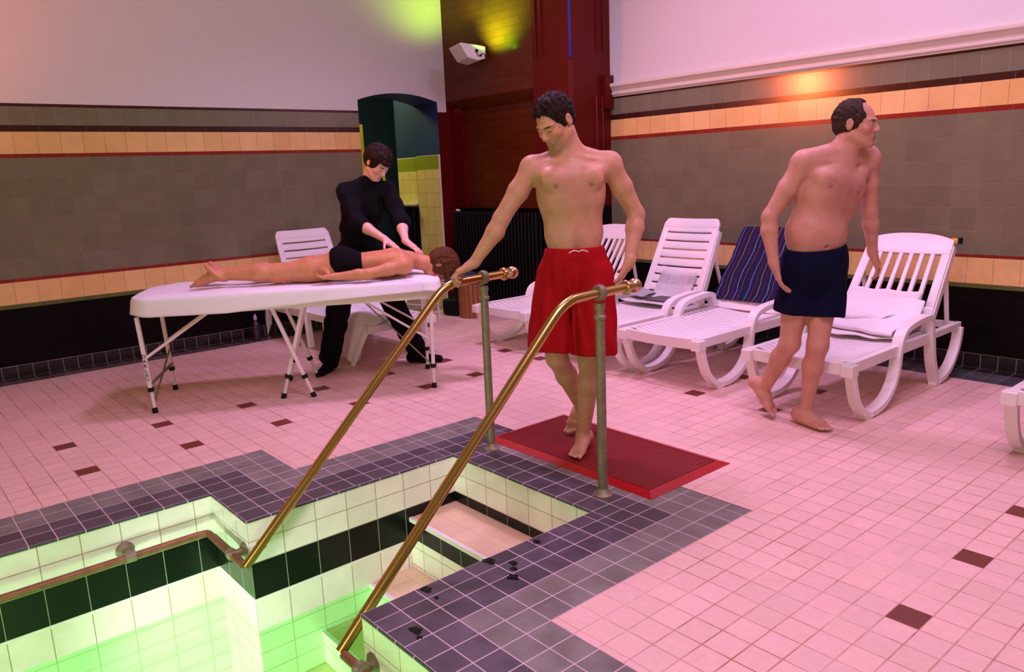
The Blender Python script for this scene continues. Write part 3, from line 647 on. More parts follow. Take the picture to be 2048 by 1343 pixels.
# lounger with towel folded on seat and lower back
bx, by = -.052, 2.82
def bkp(t_, off, ang=A1): return (1.06 + t_ * math.cos(ang) - off * math.sin(ang), .355 + t_ * math.sin(ang) + off * math.cos(ang))
pthA = [(.80, .375), (.92, .385), (1.02, .40), bkp(.06, .04), bkp(.16, .022)]
towel = thing('folded_towel', 'white towel folded on the seat of the lounger with the yellow tag', 'towel', (bx, by + .9, .38))
def tl(name, fn, nu, nv, solid=.012):
    mb = MB(); mb.grid(fn, nu, nv); o = mb.build(name, TOWEL, towel, smooth='all', solid=solid, subsurf=1); return o
tl('lower_fold', lambda u, v: ((u - .5) * .52, along([(-.25, -.008), (-.13, .004), (0.02, .012), (.12, .03), (.19, .07)], v)[0] + .03 * nz(u * 2, v) + .10 * (u - .5) ** 2, along([(-.25, -.008), (-.13, .004), (0.02, .012), (.12, .03), (.19, .07)], v)[1] + .006 * nz(u, v, 2)), 14, 12)
pB = [(-.20, .012), (-.215, .028), (-.19, .042), (-.05, .046), (.06, .055), (.15, .09), (.185, .13), (.215, .17)]
tl('upper_fold', lambda u, v: ((u - .5) * .50 + .01 * nz(v, u), along(pB, v)[0] + (.10 * (.5 - u) if v < .5 else 0) * (1 - v), along(pB, v)[1] + .010 * nz(u, v, 2) * (1 - abs(2 * v - 1) * .5)), 16, 22)
pC = [(-.08, .055), (-.09, .072), (-.06, .082), (.07, .088), (.15, .12), (.20, .165), (.235, .215)]
tl('top_fold', lambda u, v: (-.24 + u * (.30 + .17 * v), along(pC, v)[0] + .13 * u * (1 - v), along(pC, v)[1] - .014 * u * (1 - v) + .009 * nz(u + .3, v, 2)), 14, 20)
# yellow tag
tg = thing('corner_tag', 'yellow and black tape tag on the top corner of the right lounger', 'tag', (.205, 4.30, .885))
mb = MB(); mb.box((0, 0, 0), (.05, .034, .034)); mb.build('yellow_tape', plain('yellow_tape', (.75, .45, .02), .5, var=.2, scale=60), tg, bevel=.006)
mb = MB(); mb.box((.030, .004, .002), (.022, .04, .04)); mb.build('black_tape', BLACKR, tg, bevel=.005)

# striped towel
sm, nt, b = new_mat('navy_striped_towelling')
uvn = N(nt, 'ShaderNodeUVMap'); sx_ = N(nt, 'ShaderNodeSeparateXYZ'); nt.links.new(uvn.outputs[0], sx_.inputs[0])
cr = N(nt, 'ShaderNodeValToRGB'); cr.color_ramp.interpolation = 'CONSTANT'
navy = (.012, .012, .05, 1); cols = [((.13, .19, .42, 1), .020), ((.20, .02, .02, 1), .018), ((.26, .20, .07, 1), .020), ((.12, .015, .04, 1), .02), ((.22, .26, .42, 1), .018), ((.20, .09, .03, 1), .018)]
el = cr.color_ramp.elements; el[0].position = 0; el[0].color = navy; el[1].position = .0801; el[1].color = cols[0][0]
posn = .08 + cols[0][1]; e = el.new(posn); e.color = navy
for c_, wd in cols[1:]:
    posn += .132; e = el.new(posn); e.color = c_; e = el.new(posn + wd); e.color = navy; posn += wd
fr_ = N(nt, 'ShaderNodeMath', operation='FRACT'); m2_ = N(nt, 'ShaderNodeMath', operation='MULTIPLY'); m2_.inputs[1].default_value = 2.6
nt.links.new(sx_.outputs[0], m2_.inputs[0]); nt.links.new(m2_.outputs[0], fr_.inputs[0]); nt.links.new(fr_.outputs[0], cr.inputs[0]); nt.links.new(cr.outputs[0], b.inputs['Base Color']); b.inputs['Roughness'].default_value = .9
b.inputs['Specular IOR Level'].default_value = .15
X2, Y2 = -1.022, 2.815
def stripe_fn(u, v):
    xx = (u - .5) * (.60 + .05 * v); pth = [bkp(BL - .10, -.05), bkp(BL + .005, -.045), bkp(BL + .034, 0), bkp(BL + .005, .03), bkp(.35, .026), bkp(.12, .024), bkp(.06, .030)]
    a, z = along(pth, v); fold = .007 * math.sin(u * 34 + 4 * v) * max(0, v - .35) + .010 * nz(u * 2, v * 2, 1.5) * max(0, v - .3)
    return (X2 + xx + .02 * nz(v * 2, u) * v, Y2 + a - abs(fold) * 1.2, z + abs(fold) * .5)
cloth('striped_towel', 'navy towel with thin coloured stripes hanging over a lounger back', stripe_fn, 40, 30, sm, .006)

# towel on the far lounger
def far_towel(u, v):
    pth = [(-3.80, 2.34, .350), (-3.70, 2.28, .400), (-3.55, 2.16, .385), (-3.40, 1.98, .370), (-3.30, 1.86, .352), (-3.28, 1.805, .330), (-3.285, 1.775, .27), (-3.30, 1.765, .16), (-3.31, 1.76, .05)]
    q = along(pth, v); d = u - .5; s_ = max(0, (v - .55) / .45)
    wd = .62 * (1 - s_) + .27 * s_ + .05 * max(0, s_ - .5)
    fold = .022 * math.sin(u * 17 + 1.5 * v) * min(1, s_ * 2.5)
    lump = (.030 * abs(math.sin(u * 7.5 + v * 5)) + .022 * abs(math.sin(v * 15 - u * 4))) * (1 - s_) * min(1, 6 * (1 - abs(2 * d)))
    return (q[0] + d * wd + .02 * math.sin(v * 9) * s_, q[1] + d * .30 * (1 - s_) - abs(fold), q[2] + lump - .035 * s_ * (2 * d) ** 2 * 2)
cloth('hanging_towel', 'white towel bunched on the far lounger and hanging to the floor', far_towel, 30, 34, TOWEL, .01)

# newspapers
npm, nt, b = new_mat('newsprint'); uvn = N(nt, 'ShaderNodeUVMap')
brk = N(nt, 'ShaderNodeTexBrick'); brk.offset = .37; brk.inputs['Scale'].default_value = 1
for k, v_ in (('Brick Width', .23), ('Row Height', .022), ('Mortar Size', .006), ('Mortar Smooth', .3), ('Bias', -.2)): brk.inputs[k].default_value = v_
brk.inputs['Color1'].default_value = (.42, .40, .40, 1); brk.inputs['Color2'].default_value = (.62, .60, .60, 1); brk.inputs['Mortar'].default_value = (.76, .73, .73, 1)
bk2 = N(nt, 'ShaderNodeTexBrick'); bk2.offset = .3; 
for k, v_ in (('Scale', 1), ('Brick Width', .46), ('Row Height', .31), ('Mortar Size', .012), ('Bias', -.35)): bk2.inputs[k].default_value = v_
bk2.inputs['Color1'].default_value = (1, 1, 1, 1); bk2.inputs['Color2'].default_value = (.35, .33, .36, 1); bk2.inputs['Mortar'].default_value = (1, 1, 1, 1)
ml = N(nt, 'ShaderNodeMixRGB', blend_type='MULTIPLY'); ml.inputs[0].default_value = .8
nt.links.new(uvn.outputs[0], brk.inputs['Vector']); nt.links.new(uvn.outputs[0], bk2.inputs['Vector'])
nt.links.new(brk.outputs['Color'], ml.inputs[1]); nt.links.new(bk2.outputs['Color'], ml.inputs[2]); nt.links.new(ml.outputs[0], b.inputs['Base Color']); b.inputs['Roughness'].default_value = .8
X3, Y3 = -1.735, 2.80
dark_np = plain('dark_printed_photo_page', (.11, .085, .075), .6, var=.4, scale=25)
def bk3(t_, off): return bkp(t_, off, A3)
pN = [(.985, .395), (1.03, .40), bk3(.06, .035), bk3(.14, .028), bk3(.245, .032)]
npa = cloth('newspaper', 'open newspaper page leaning against the upright lounger back', lambda u, v: (X3 - .17 + .36 * u + .03 * v, Y3 + along(pN, v)[0] - .012 * math.sin(u * 9) , along(pN, v)[1] + .008 * math.sin(u * 7 + 1)), 14, 12, npm, .0015, 'newspapers on the lounger', 'newspaper')
npb = cloth('newspaper', 'folded newspaper with a dark photo lying in front of the leaning page', lambda u, v: (X3 - .10 + .34 * u, Y3 + .86 + .16 * v + .02 * u, .388 + .008 * math.sin(u * 5) + .012 * v), 10, 8, dark_np, .007, 'newspapers on the lounger', 'newspaper')
npc = cloth('newspaper', 'grey newspaper at the bottom of the heap, curling over the lounger seat', lambda u, v: (X3 - .27 + .52 * u, Y3 + .76 + .22 * v + .04 * u, .374 + .014 * (1 - v) * math.sin(u * 3.1) + .022 * max(0, .2 - u) * 5), 12, 10, npm, .008, 'newspapers on the lounger', 'newspaper')
npd = cloth('newspaper', 'newspaper sheet arched up at the left of the heap by the armrest', lambda u, v: (X3 - .275 + .16 * u, Y3 + .86 + .26 * v, .40 + .055 * math.sin(math.pi * (.15 + .7 * v)) * (1 - .5 * u)), 8, 10, plain('grey_newsprint_back', (.36, .35, .36), .8, var=.2, scale=40), .002, 'newspapers on the lounger', 'newspaper')

# ---------------------------------------------------------------- massage table
O_ = Vector((-3.06, .20, 0)); D_ = Vector((.5, .866, 0)); Nn = Vector((-.866, .5, 0))
tb = thing('massage_table', 'folding massage table with white metal legs under a white sheet', 'massage table', O_, math.radians(60))
# local frame: x along the table (feet to head), y across to the far side
mb = MB()
def outline(k, L=1.93, W=.68, r=.13, n=40):
    pts = []
    for cx, cy, a0 in ((L - r, r, -90), (L - r, W - r, 0), (r, W - r, 90), (r, r, 180)):
        for j in range(n // 4 + 1): g = math.radians(a0 + 90 * j / (n // 4)); pts.append((cx + r * math.cos(g) - .015, cy + r * math.sin(g) - .01))
    return pts
ol = outline(0)
c0 = (.95, .33)
def ring(sc, z): return [(c0[0] + (x - c0[0]) * sc, c0[1] + (y - c0[1]) * sc, z) for x, y in ol]
R_ = ring(.995, .625) + ring(1.0, .64) + ring(1.0, .72) + ring(.985, .738) + ring(.9, .742)
n_ = len(ol); mb.mesh(R_, [(a * n_ + j, a * n_ + (j + 1) % n_, (a + 1) * n_ + (j + 1) % n_, (a + 1) * n_ + j) for a in range(4) for j in range(n_)] + [tuple(range(n_ - 1, -1, -1)), tuple(4 * n_ + j for j in range(n_))])
mb.build('padded_top', plain('cream_vinyl', (.72, .66, .56), .4), tb, smooth=True)
def tleg(a, b, foot=True, name='leg', collar=True, text=False):
    a, b = Vector(a), Vector(b); d = (b - a).normalized(); Lg = (b - a).length
    m = MB(); m.bar(a, b - d * .16, .030, .024, up=(1, 0, 0)); m.lathe(b - d * .20, d, [(0, .011), (.17, .011)], 12); o = m.build(name, LEGW, tb, bevel=.003)
    k = MB(); k.lathe(b - d * .035, d, [(0, .013), (.004, .017), (.03, .018), (.035, .019)], 14); k.build('rubber_foot', BLACKR, o, smooth=True)
    k = MB(); k.lathe(b - d * .17, d, [(0, .020), (.003, .021), (.025, .021), (.028, .018)], 8); k.build('adjusting_collar', BLACKR, o)
    return o
zt = .63
lfl = tleg((-.0, .02, zt), (.038, .008, .0))
tleg((.0, .60, zt), (.035, .585, 0)); tleg((1.86, .03, zt), (1.85, .025, 0)); tleg((1.86, .60, zt), (1.85, .575, 0))
tleg((.82, .06, zt), (1.04, .06, 0)); tleg((1.02, .09, zt), (.835, .09, 0)); tleg((.82, .60, zt), (1.04, .60, 0)); tleg((1.02, .57, zt), (.835, .57, 0))
def brace(a, b, m_=None, r=.008):
    m = MB(); m.tube([a, b], r, 8); m.build('brace', m_ or LEGW, tb)
brace((.02, .03, .36), (.42, .10, .62), r=.010); brace((.02, .59, .36), (.42, .52, .62), r=.010)
brace((1.855, .03, .33), (1.42, .10, .62)); brace((1.855, .59, .33), (1.42, .52, .62))
brace((.035, .01, .19), (.03, .60, .19), BRONZE, .010); brace((.03, .02, .05), (.03, .59, .30), BRONZE, .007)
brace((1.855, .03, .15), (1.40, .33, .60), BRONZE, .005)
# the maker's letters painted down the front leg
for k, ch in enumerate('DARLEY'):
    cu = bpy.data.curves.new('letter', 'FONT'); cu.body = ch; cu.size = .034; cu.extrude = .0006; cu.align_x = 'CENTER'; cu.align_y = 'CENTER'
    tmp = bpy.data.objects.new('tmp', cu); me = bpy.data.meshes.new_from_object(tmp); bpy.data.objects.remove(tmp); bpy.data.curves.remove(cu)
    me.name = 'letter'; me.materials.append(BLACKR); o = bpy.data.objects.new('letter', me); C.objects.link(o); o.parent = lfl
    z = .375 - k * .031; fx = (zt - z) / zt * .038
    o.location = (fx, .0075 - .012 * (zt - z) / zt - .0052 + .0005, z); o.rotation_euler = (math.radians(90), 0, 0)
hr = MB(); 
hr.sweep(smooth_path([(1.99, .20, .715), (2.09, .185, .715), (2.17, .25, .715), (2.19, .34, .715), (2.17, .43, .715), (2.09, .495, .715), (1.99, .48, .715)], 4), [(.045 * math.cos(g), .030 * math.sin(g)) for g in [2 * math.pi * k / 12 for k in range(12)]])
hr.build('face_cradle', plain('navy_vinyl', (.01, .012, .03), .4), tb, smooth=True)
for yy in (.25, .43): m = MB(); m.tube([(1.90, yy, .70), (2.02, yy, .69)], .008, 8); m.build('cradle_bar', LEGW, tb)
# the sheet
def sheet(u, v):
    n2 = len(ol) - 0; k = u * n2; i = int(k) % n2; f = k - int(k); a, b = ol[i], ol[(i + 1) % n2]; x, y = a[0] + (b[0] - a[0]) * f, a[1] + (b[1] - a[1]) * f
    rad = min(v / .62, 1.0); bulge = .0
    xs_, ys_ = c0[0] + (x - c0[0]) * rad * 1.012, c0[1] + (y - c0[1]) * rad * 1.035
    z = .757 + .006 * nz(xs_ * 2, ys_ * 3)
    if v > .62:
        s = (v - .62) / .38; g = u * 2 * math.pi
        hem = .100 + .034 * math.sin(xs_ * 3.6 - .9) + .014 * math.sin(xs_ * 9 + 1) + (.02 if xs_ < .3 else 0)
        nx, ny = x - c0[0], y - c0[1]; nx = max(-1, min(1, nx / .9)) ** 3; ny = max(-1, min(1, ny / .30)) ** 3; ln = math.hypot(nx, ny) + 1e-6
        out = .010 * math.sin(min(1, s * 3) * 1.57) + .014 * s * math.sin(xs_ * 11 + ys_ * 9) + .012 * s
        xs_ += nx / ln * out; ys_ += ny / ln * out; z -= .010 + s * hem - .010 * (1 - s)
    else: z -= .012 * max(0, rad - .93) / .07
    return (xs_, ys_, z)
mb = MB(); mb.grid(sheet, 120, 26); sh = mb.build('table_sheet', plain('white_cotton_sheet', (.84, .82, .85), .8, var=.02, bump=.3, bscale=25), smooth='all', solid=.004)
sh.location = O_; sh.rotation_euler = (0, 0, math.radians(60)); tag(sh, 'white sheet spread over the massage table with a wavy hem', 'sheet')

# ---------------------------------------------------------------- small things at the back
t = thing('spray_bottle', 'dark bottle with a pale purple cap on the floor by the left wall', 'bottle', (-4.80, 1.66, 0))
mb = MB(); mb.lathe((0, 0, 0), (0, 0, 1), [(0, .030), (.004, .034), (.13, .034), (.16, .026), (.175, .015), (.19, .014)], 20); mb.build('body', plain('dark_plum_plastic', (.035, .018, .03), .3, var=.3, scale=40), t, smooth=True)
mb = MB(); mb.lathe((0, 0, .19), (0, 0, 1), [(0, .016), (.03, .016), (.035, .010), (.05, .009)], 16); mb.build('cap', plain('pale_purple_cap', (.45, .40, .75), .4), t, smooth=True)
def radiator(loc, nsec, h_, label, pitch=.052, base=.10):
    t = thing('radiator', label, 'radiator', loc)
    mb = MB()
    for k in range(nsec):
        x = k * pitch
        for yy in (0, .055): mb.sweep([(x, yy, base), (x, yy, h_ - .03), (x, yy, h_)], [(.017 * math.cos(g), .021 * math.sin(g)) for g in [2 * math.pi * j / 10 for j in range(10)]], up=(0, 1, 0), scale=[1, 1, .35])
        mb.box((x, .027, h_ - .07), (.030, .055, .05)); mb.box((x, .027, base + .05), (.030, .055, .05))
    mb.build('sections', IRON, t, smooth=True)
    for x in (pitch, (nsec - 2) * pitch): ft = MB(); ft.box((x, .027, base / 2 + .02), (.03, .09, base + .04)); ft.build('foot', IRON, t)
    return t
radiator((-4.72, yP - .11, 0), 26, 1.045, 'long black ribbed radiator standing against the red brick pier')
r2 = radiator((px0 - .50, dR - .02, 0), 9, 1.08, 'black ribbed radiator inside the passage beside the yellow tiles')
mb = MB(); mb.box((px0 - .28, dR - .0, 1.115), (.52, .20, .022)); o = mb.build('shelf', plain('pale_green_shelf', (.62, .66, .38), .5), bevel=.004); tag(o, 'pale shelf board over the passage radiator', 'shelf')
mb = MB(); mb.lathe((-4.76, yP - .06, 1.050), (1, 0, 0), [(0, .004), (.006, .014), (.05, .014), (.056, .004)], 12); o = mb.build('valve_cap', WHITE, smooth=True); tag(o, 'small white knob at the left end of the long radiator top', 'knob')
# wooden bin, teal stool, black bag
t = thing('wooden_bin', 'ribbed brown wooden tub on the floor behind the left handrail', 'tub', (-4.10, 3.66, 0))
mb = MB(); ns = 18
for k in range(ns):
    g = 2 * math.pi * k / ns; mb.box((.125 * math.cos(g), .125 * math.sin(g), .17), (.016, .040, .34), Matrix.Rotation(g, 3, 'Z'))
mb.build('staves', plain('brown_stained_wood', (.30, .12, .035), .6, var=.35, scale=20), t, bevel=.004)
mb = MB(); mb.lathe((0, 0, .005), (0, 0, 1), [(0, .11), (.33, .11)], 24); mb.build('liner', plain('dark_wood_inside', (.10, .04, .015), .7), t)
t = thing('stool', 'low metal stool with a teal padded top beside the wooden tub', 'stool', (-4.42, 3.20, 0), math.radians(20))
mb = MB(); mb.box((0, 0, .40), (.40, .34, .05)); mb.build('padded_seat', plain('dark_teal_vinyl', (.012, .025, .035), .4), t, bevel=.015)
for sx in (-1, 1):
    for sy in (-1, 1):
        mb = MB(); mb.tube([(sx * .17, sy * .14, 0), (sx * .16, sy * .13, .38)], .009, 10); mb.build('leg', LEGW, t, smooth=True)
mb = MB(); mb.tube([(-.165, -.135, .18), (.165, -.135, .18)], .007, 8); mb.tube([(-.165, .135, .18), (.165, .135, .18)], .007, 8); mb.build('stretcher', LEGW, t)
mb = MB(); mb.box((0, 0, .0075), (.50, .40, .015)); o = mb.build('floor_pad', plain('teal_foam', (.03, .06, .065), .7), bevel=.004); o.location = (-4.30, 2.98, .001); o.rotation_euler = (0, 0, .9); tag(o, 'flat teal foam pad lying in front of the stool', 'pad')
t = thing('bag', 'black holdall bag between the stool and the wooden tub', 'bag', (-4.33, 3.60, 0), .3)
mb = MB(); mb.box((0, 0, .09), (.20, .16, .17)); mb.build('body', plain('black_nylon', (.008, .008, .010), .6), t, bevel=.03, seg=3)
mb = MB(); mb.tube(smooth_path([(-.06, 0, .17), (-.05, 0, .22), (0, 0, .24), (.05, 0, .22), (.06, 0, .17)], 4), .008, 8); mb.build('handle', BLACKR, t, smooth=True)
# uplighter on the pier
t = thing('wall_uplighter', 'white angular uplighter fixed high on the red brick pier', 'lamp', (-4.30, yP, 2.60), math.radians(-18))
mb = MB()
pf = [(-.005, -.05), (-.085, -.07), (-.19, -.045), (-.275, .085), (-.262, .095), (-.09, .075), (-.005, .06)]
L_ = []
for x in (-.17, .17): L_ += [(x * (1 if i < 3 else 1), a, b_) for i, (a, b_) in enumerate(pf)]
k = len(pf); mb.mesh(L_, [tuple(range(k - 1, -1, -1)), tuple(range(k, 2 * k))] + [(i, (i + 1) % k, k + (i + 1) % k, k + i) for i in range(k)])
hs = mb.build('housing', plain('white_lamp_enamel', (.80, .76, .76), .45), t, bevel=.006)
mb = MB(); mb.grid(lambda u, v: (-.15 + .30 * u, -.255 + .17 * v, .098 - .022 * v), 1, 1); mb.build('glass', plain('lamp_glass', (.7, .7, .6), .2), hs)
mb = MB(); mb.box((.172, -.10, .02), (.006, .03, .03)); mb.box((.172, -.06, -.025), (.006, .022, .018)); mb.build('terminal', BLACKR, hs)
mb = MB(); mb.tube(smooth_path([(.175, -.10, .0), (.19, -.085, -.03), (.19, -.05, -.01), (.185, -.02, -.02), (.175, -.015, -.045)], 4), .004, 6); mb.build('cable', BLACKR, hs, smooth=True)
spot('uplighter_beam', (-4.05, yP - .30, 2.62), (-3.97, yP, 2.95), 170, (.26, 1, 0), 110, 1, .04)
spot('uplighter_green', (-3.84, yP - .07, 2.62), (-3.80, yP, 2.68), .5, (.12, 1, .0), 130, 1, .02)
#PART3

# ---------------------------------------------------------------- people: one continuous surface grown from smoothly blended volumes
V3 = lambda *a: np.array(a, float)
def nrm(a): return a / (np.linalg.norm(a) + 1e-9)
class Flesh:
    def __init__(s): s.p = []; s.paint = []; s.cut = []
    def cone(s, a, b, r1, r2, k=.02): s.p.append(('c', np.array(a, float), np.array(b, float), r1, r2, k)); return s
    def ell(s, c, r, R=None, k=.02): s.p.append(('e', np.array(c, float), np.array(r, float), np.eye(3) if R is None else np.array(R, float), 0, k)); return s
    def sub(s, c, r, R=None, k=.008): s.p.append(('s', np.array(c, float), np.array(r, float), np.eye(3) if R is None else np.array(R, float), 0, k)); return s
    def dab(s, c, r, col, soft=.35, R=None): s.paint.append((np.array(c, float), np.array(r, float) * np.ones(3), np.array(col, float), soft, np.eye(3) if R is None else np.array(R, float)))
    def bounds(s):
        lo = np.full(3, 1e9); hi = -lo
        for t, a, b, c_, d, k in s.p:
            if t == 'c': m = max(c_, d); lo = np.minimum(lo, np.minimum(a, b) - m); hi = np.maximum(hi, np.maximum(a, b) + m)
            elif t == 'e': m = max(b); lo = np.minimum(lo, a - m); hi = np.maximum(hi, a + m)
        return lo, hi
    def grow(s, vox, clip=None, disp=None, inflate=0):
        lo, hi = s.bounds(); lo -= .02 + inflate; hi += .02 + inflate
        n = np.ceil((hi - lo) / vox).astype(int) + 1
        G = np.full(n, .08, np.float32)
        ax = [lo[i] + vox * np.arange(n[i]) for i in range(3)]
        for t, a, b, c_, d, k in s.p:
            m = (max(c_, d) if t == 'c' else max(b)) + k + .012 + inflate
            bl = (np.minimum(a, b) if t == 'c' else a) - m; bh = (np.maximum(a, b) if t == 'c' else a) + m
            i0 = np.clip(np.floor((bl - lo) / vox).astype(int), 0, n); i1 = np.clip(np.ceil((bh - lo) / vox).astype(int) + 1, 0, n)
            sl = tuple(slice(x, y) for x, y in zip(i0, i1))
            X, Y, Z = np.meshgrid(*[ax[i][sl[i]] for i in range(3)], indexing='ij', sparse=False)
            if t == 'c':
                ba = b - a; q = ((X - a[0]) * ba[0] + (Y - a[1]) * ba[1] + (Z - a[2]) * ba[2]) / (ba @ ba + 1e-9); q = np.clip(q, 0, 1)
                D = np.sqrt((X - a[0] - q * ba[0]) ** 2 + (Y - a[1] - q * ba[1]) ** 2 + (Z - a[2] - q * ba[2]) ** 2) - (c_ + (d - c_) * q)
            else:
                P = np.stack([X - a[0], Y - a[1], Z - a[2]], -1) @ c_.T
                k0 = np.sqrt((P / b) ** 2 @ np.ones(3)); k1 = np.sqrt((P / b ** 2) ** 2 @ np.ones(3)) + 1e-9
                D = k0 * (k0 - 1) / k1
            g = G[sl]
            if t == 's':
                h = np.clip(.5 - .5 * (g + D) / k, 0, 1); G[sl] = g * (1 - h) + (-D) * h + k * h * (1 - h)
            else:
                h = np.clip(.5 + .5 * (D - g) / k, 0, 1); G[sl] = D * (1 - h) + g * h - k * h * (1 - h)
        if inflate: G -= inflate
        X, Y, Z = np.meshgrid(*ax, indexing='ij', sparse=True)
        if disp is not None: G = G - disp(X, Y, Z)
        if clip is not None: G = np.maximum(G, clip(X, Y, Z))
        return nets(G.astype(np.float32), lo, vox)
def nets(G, lo, vox):
    """surface nets: one vertex in every cell the surface crosses"""
    I = G < 0; n = np.array(G.shape)
    c = [I[i:n[0] - 1 + i, j:n[1] - 1 + j, k:n[2] - 1 + k] for i in (0, 1) for j in (0, 1) for k in (0, 1)]
    s = sum(x.astype(np.int8) for x in c); act = (s > 0) & (s < 8); ijk = np.argwhere(act); idx = np.full(act.shape, -1, np.int64); idx[act] = np.arange(len(ijk))
    off = np.array([(i, j, k) for i in (0, 1) for j in (0, 1) for k in (0, 1)]); val = np.stack([G[tuple((ijk + o).T)] for o in off], 1)
    acc = np.zeros((len(ijk), 3)); cnt = np.zeros(len(ijk))
    for a in range(8):
        for b in range(a + 1, 8):
            if np.abs(off[a] - off[b]).sum() != 1: continue
            va, vb = val[:, a], val[:, b]; m = (va < 0) != (vb < 0); t = np.where(m, va / np.where(m, va - vb, 1), 0)
            acc += np.where(m[:, None], off[a] + (off[b] - off[a]) * t[:, None], 0); cnt += m
    V = lo + vox * (ijk + acc / cnt[:, None]); F = []
    for ax_ in range(3):
        a1, a2 = [(1, 2), (2, 0), (0, 1)][ax_]; sh = [slice(None)] * 3; sh2 = [slice(None)] * 3; sh[ax_] = slice(0, -1); sh2[ax_] = slice(1, None)
        A = I[tuple(sh)]; B = I[tuple(sh2)]; e = np.argwhere(A != B); e = e[(e[:, a1] > 0) & (e[:, a2] > 0) & (e[:, a1] < n[a1] - 1) & (e[:, a2] < n[a2] - 1)]
        d1 = np.zeros(3, int); d1[a1] = 1; d2 = np.zeros(3, int); d2[a2] = 1
        q = np.stack([idx[tuple((e - d1 - d2).T)], idx[tuple((e - d2).T)], idx[tuple(e.T)], idx[tuple((e - d1).T)]], 1)
        inside = A[tuple(e.T)]; q[~inside] = q[~inside][:, ::-1]; F.append(q)
    return V, np.concatenate(F)
def skinmesh(name, V, F, mat, base, paint=(), parent=None, smoothing=2):
    if smoothing:                                      # light relaxation of the voxel surface
        E = np.concatenate([F[:, [0, 1]], F[:, [1, 2]], F[:, [2, 3]], F[:, [3, 0]]])
        for _ in range(smoothing):
            S = np.zeros_like(V); c = np.zeros(len(V)); 
            for k in range(3): S[:, k] = np.bincount(E[:, 0], V[E[:, 1], k], len(V)) + np.bincount(E[:, 1], V[E[:, 0], k], len(V))
            c = np.bincount(E[:, 0], minlength=len(V)) + np.bincount(E[:, 1], minlength=len(V)); V = V * .5 + .5 * S / np.maximum(c, 1)[:, None]
    me = bpy.data.meshes.new(name); me.vertices.add(len(V)); me.vertices.foreach_set('co', V.astype(np.float32).ravel())
    me.loops.add(len(F) * 4); me.loops.foreach_set('vertex_index', F.astype(np.int32).ravel()); me.polygons.add(len(F)); me.polygons.foreach_set('loop_start', np.arange(0, len(F) * 4, 4, dtype=np.int32))
    me.update(calc_edges=True); me.validate(); me.polygons.foreach_set('use_smooth', [True] * len(me.polygons)); me.materials.append(mat)
    col = np.tile(np.array([*base, 1.0]), (len(V), 1))
    for c, r, cc, soft, R in paint:
        d = np.sqrt((((V - c) @ R.T / r) ** 2).sum(1)); w_ = np.clip((1 + soft / 2 - d) / soft, 0, 1)[:, None]; col[:, :3] = col[:, :3] * (1 - w_) + cc * w_
    ca = me.color_attributes.new('Col', 'FLOAT_COLOR', 'POINT'); ca.data.foreach_set('color', col.astype(np.float32).ravel())
    o = bpy.data.objects.new(name, me); C.objects.link(o)
    if parent: o.parent = parent
    return o
def frame3(f, u):
    """rows: side (the figure's left), forward, up"""
    f = nrm(f); s_ = nrm(np.cross(u, f)); u2 = np.cross(f, s_); return np.array([s_, f, u2])
SKINM = attr_mat('skin', .48, .12, .12, 260)
CLOTHM = attr_mat('clothing', .85, 0, .25, 120, .08)
HAIRM = attr_mat('hair_strands', .6, 0, 1.0, 140, .12, .45)

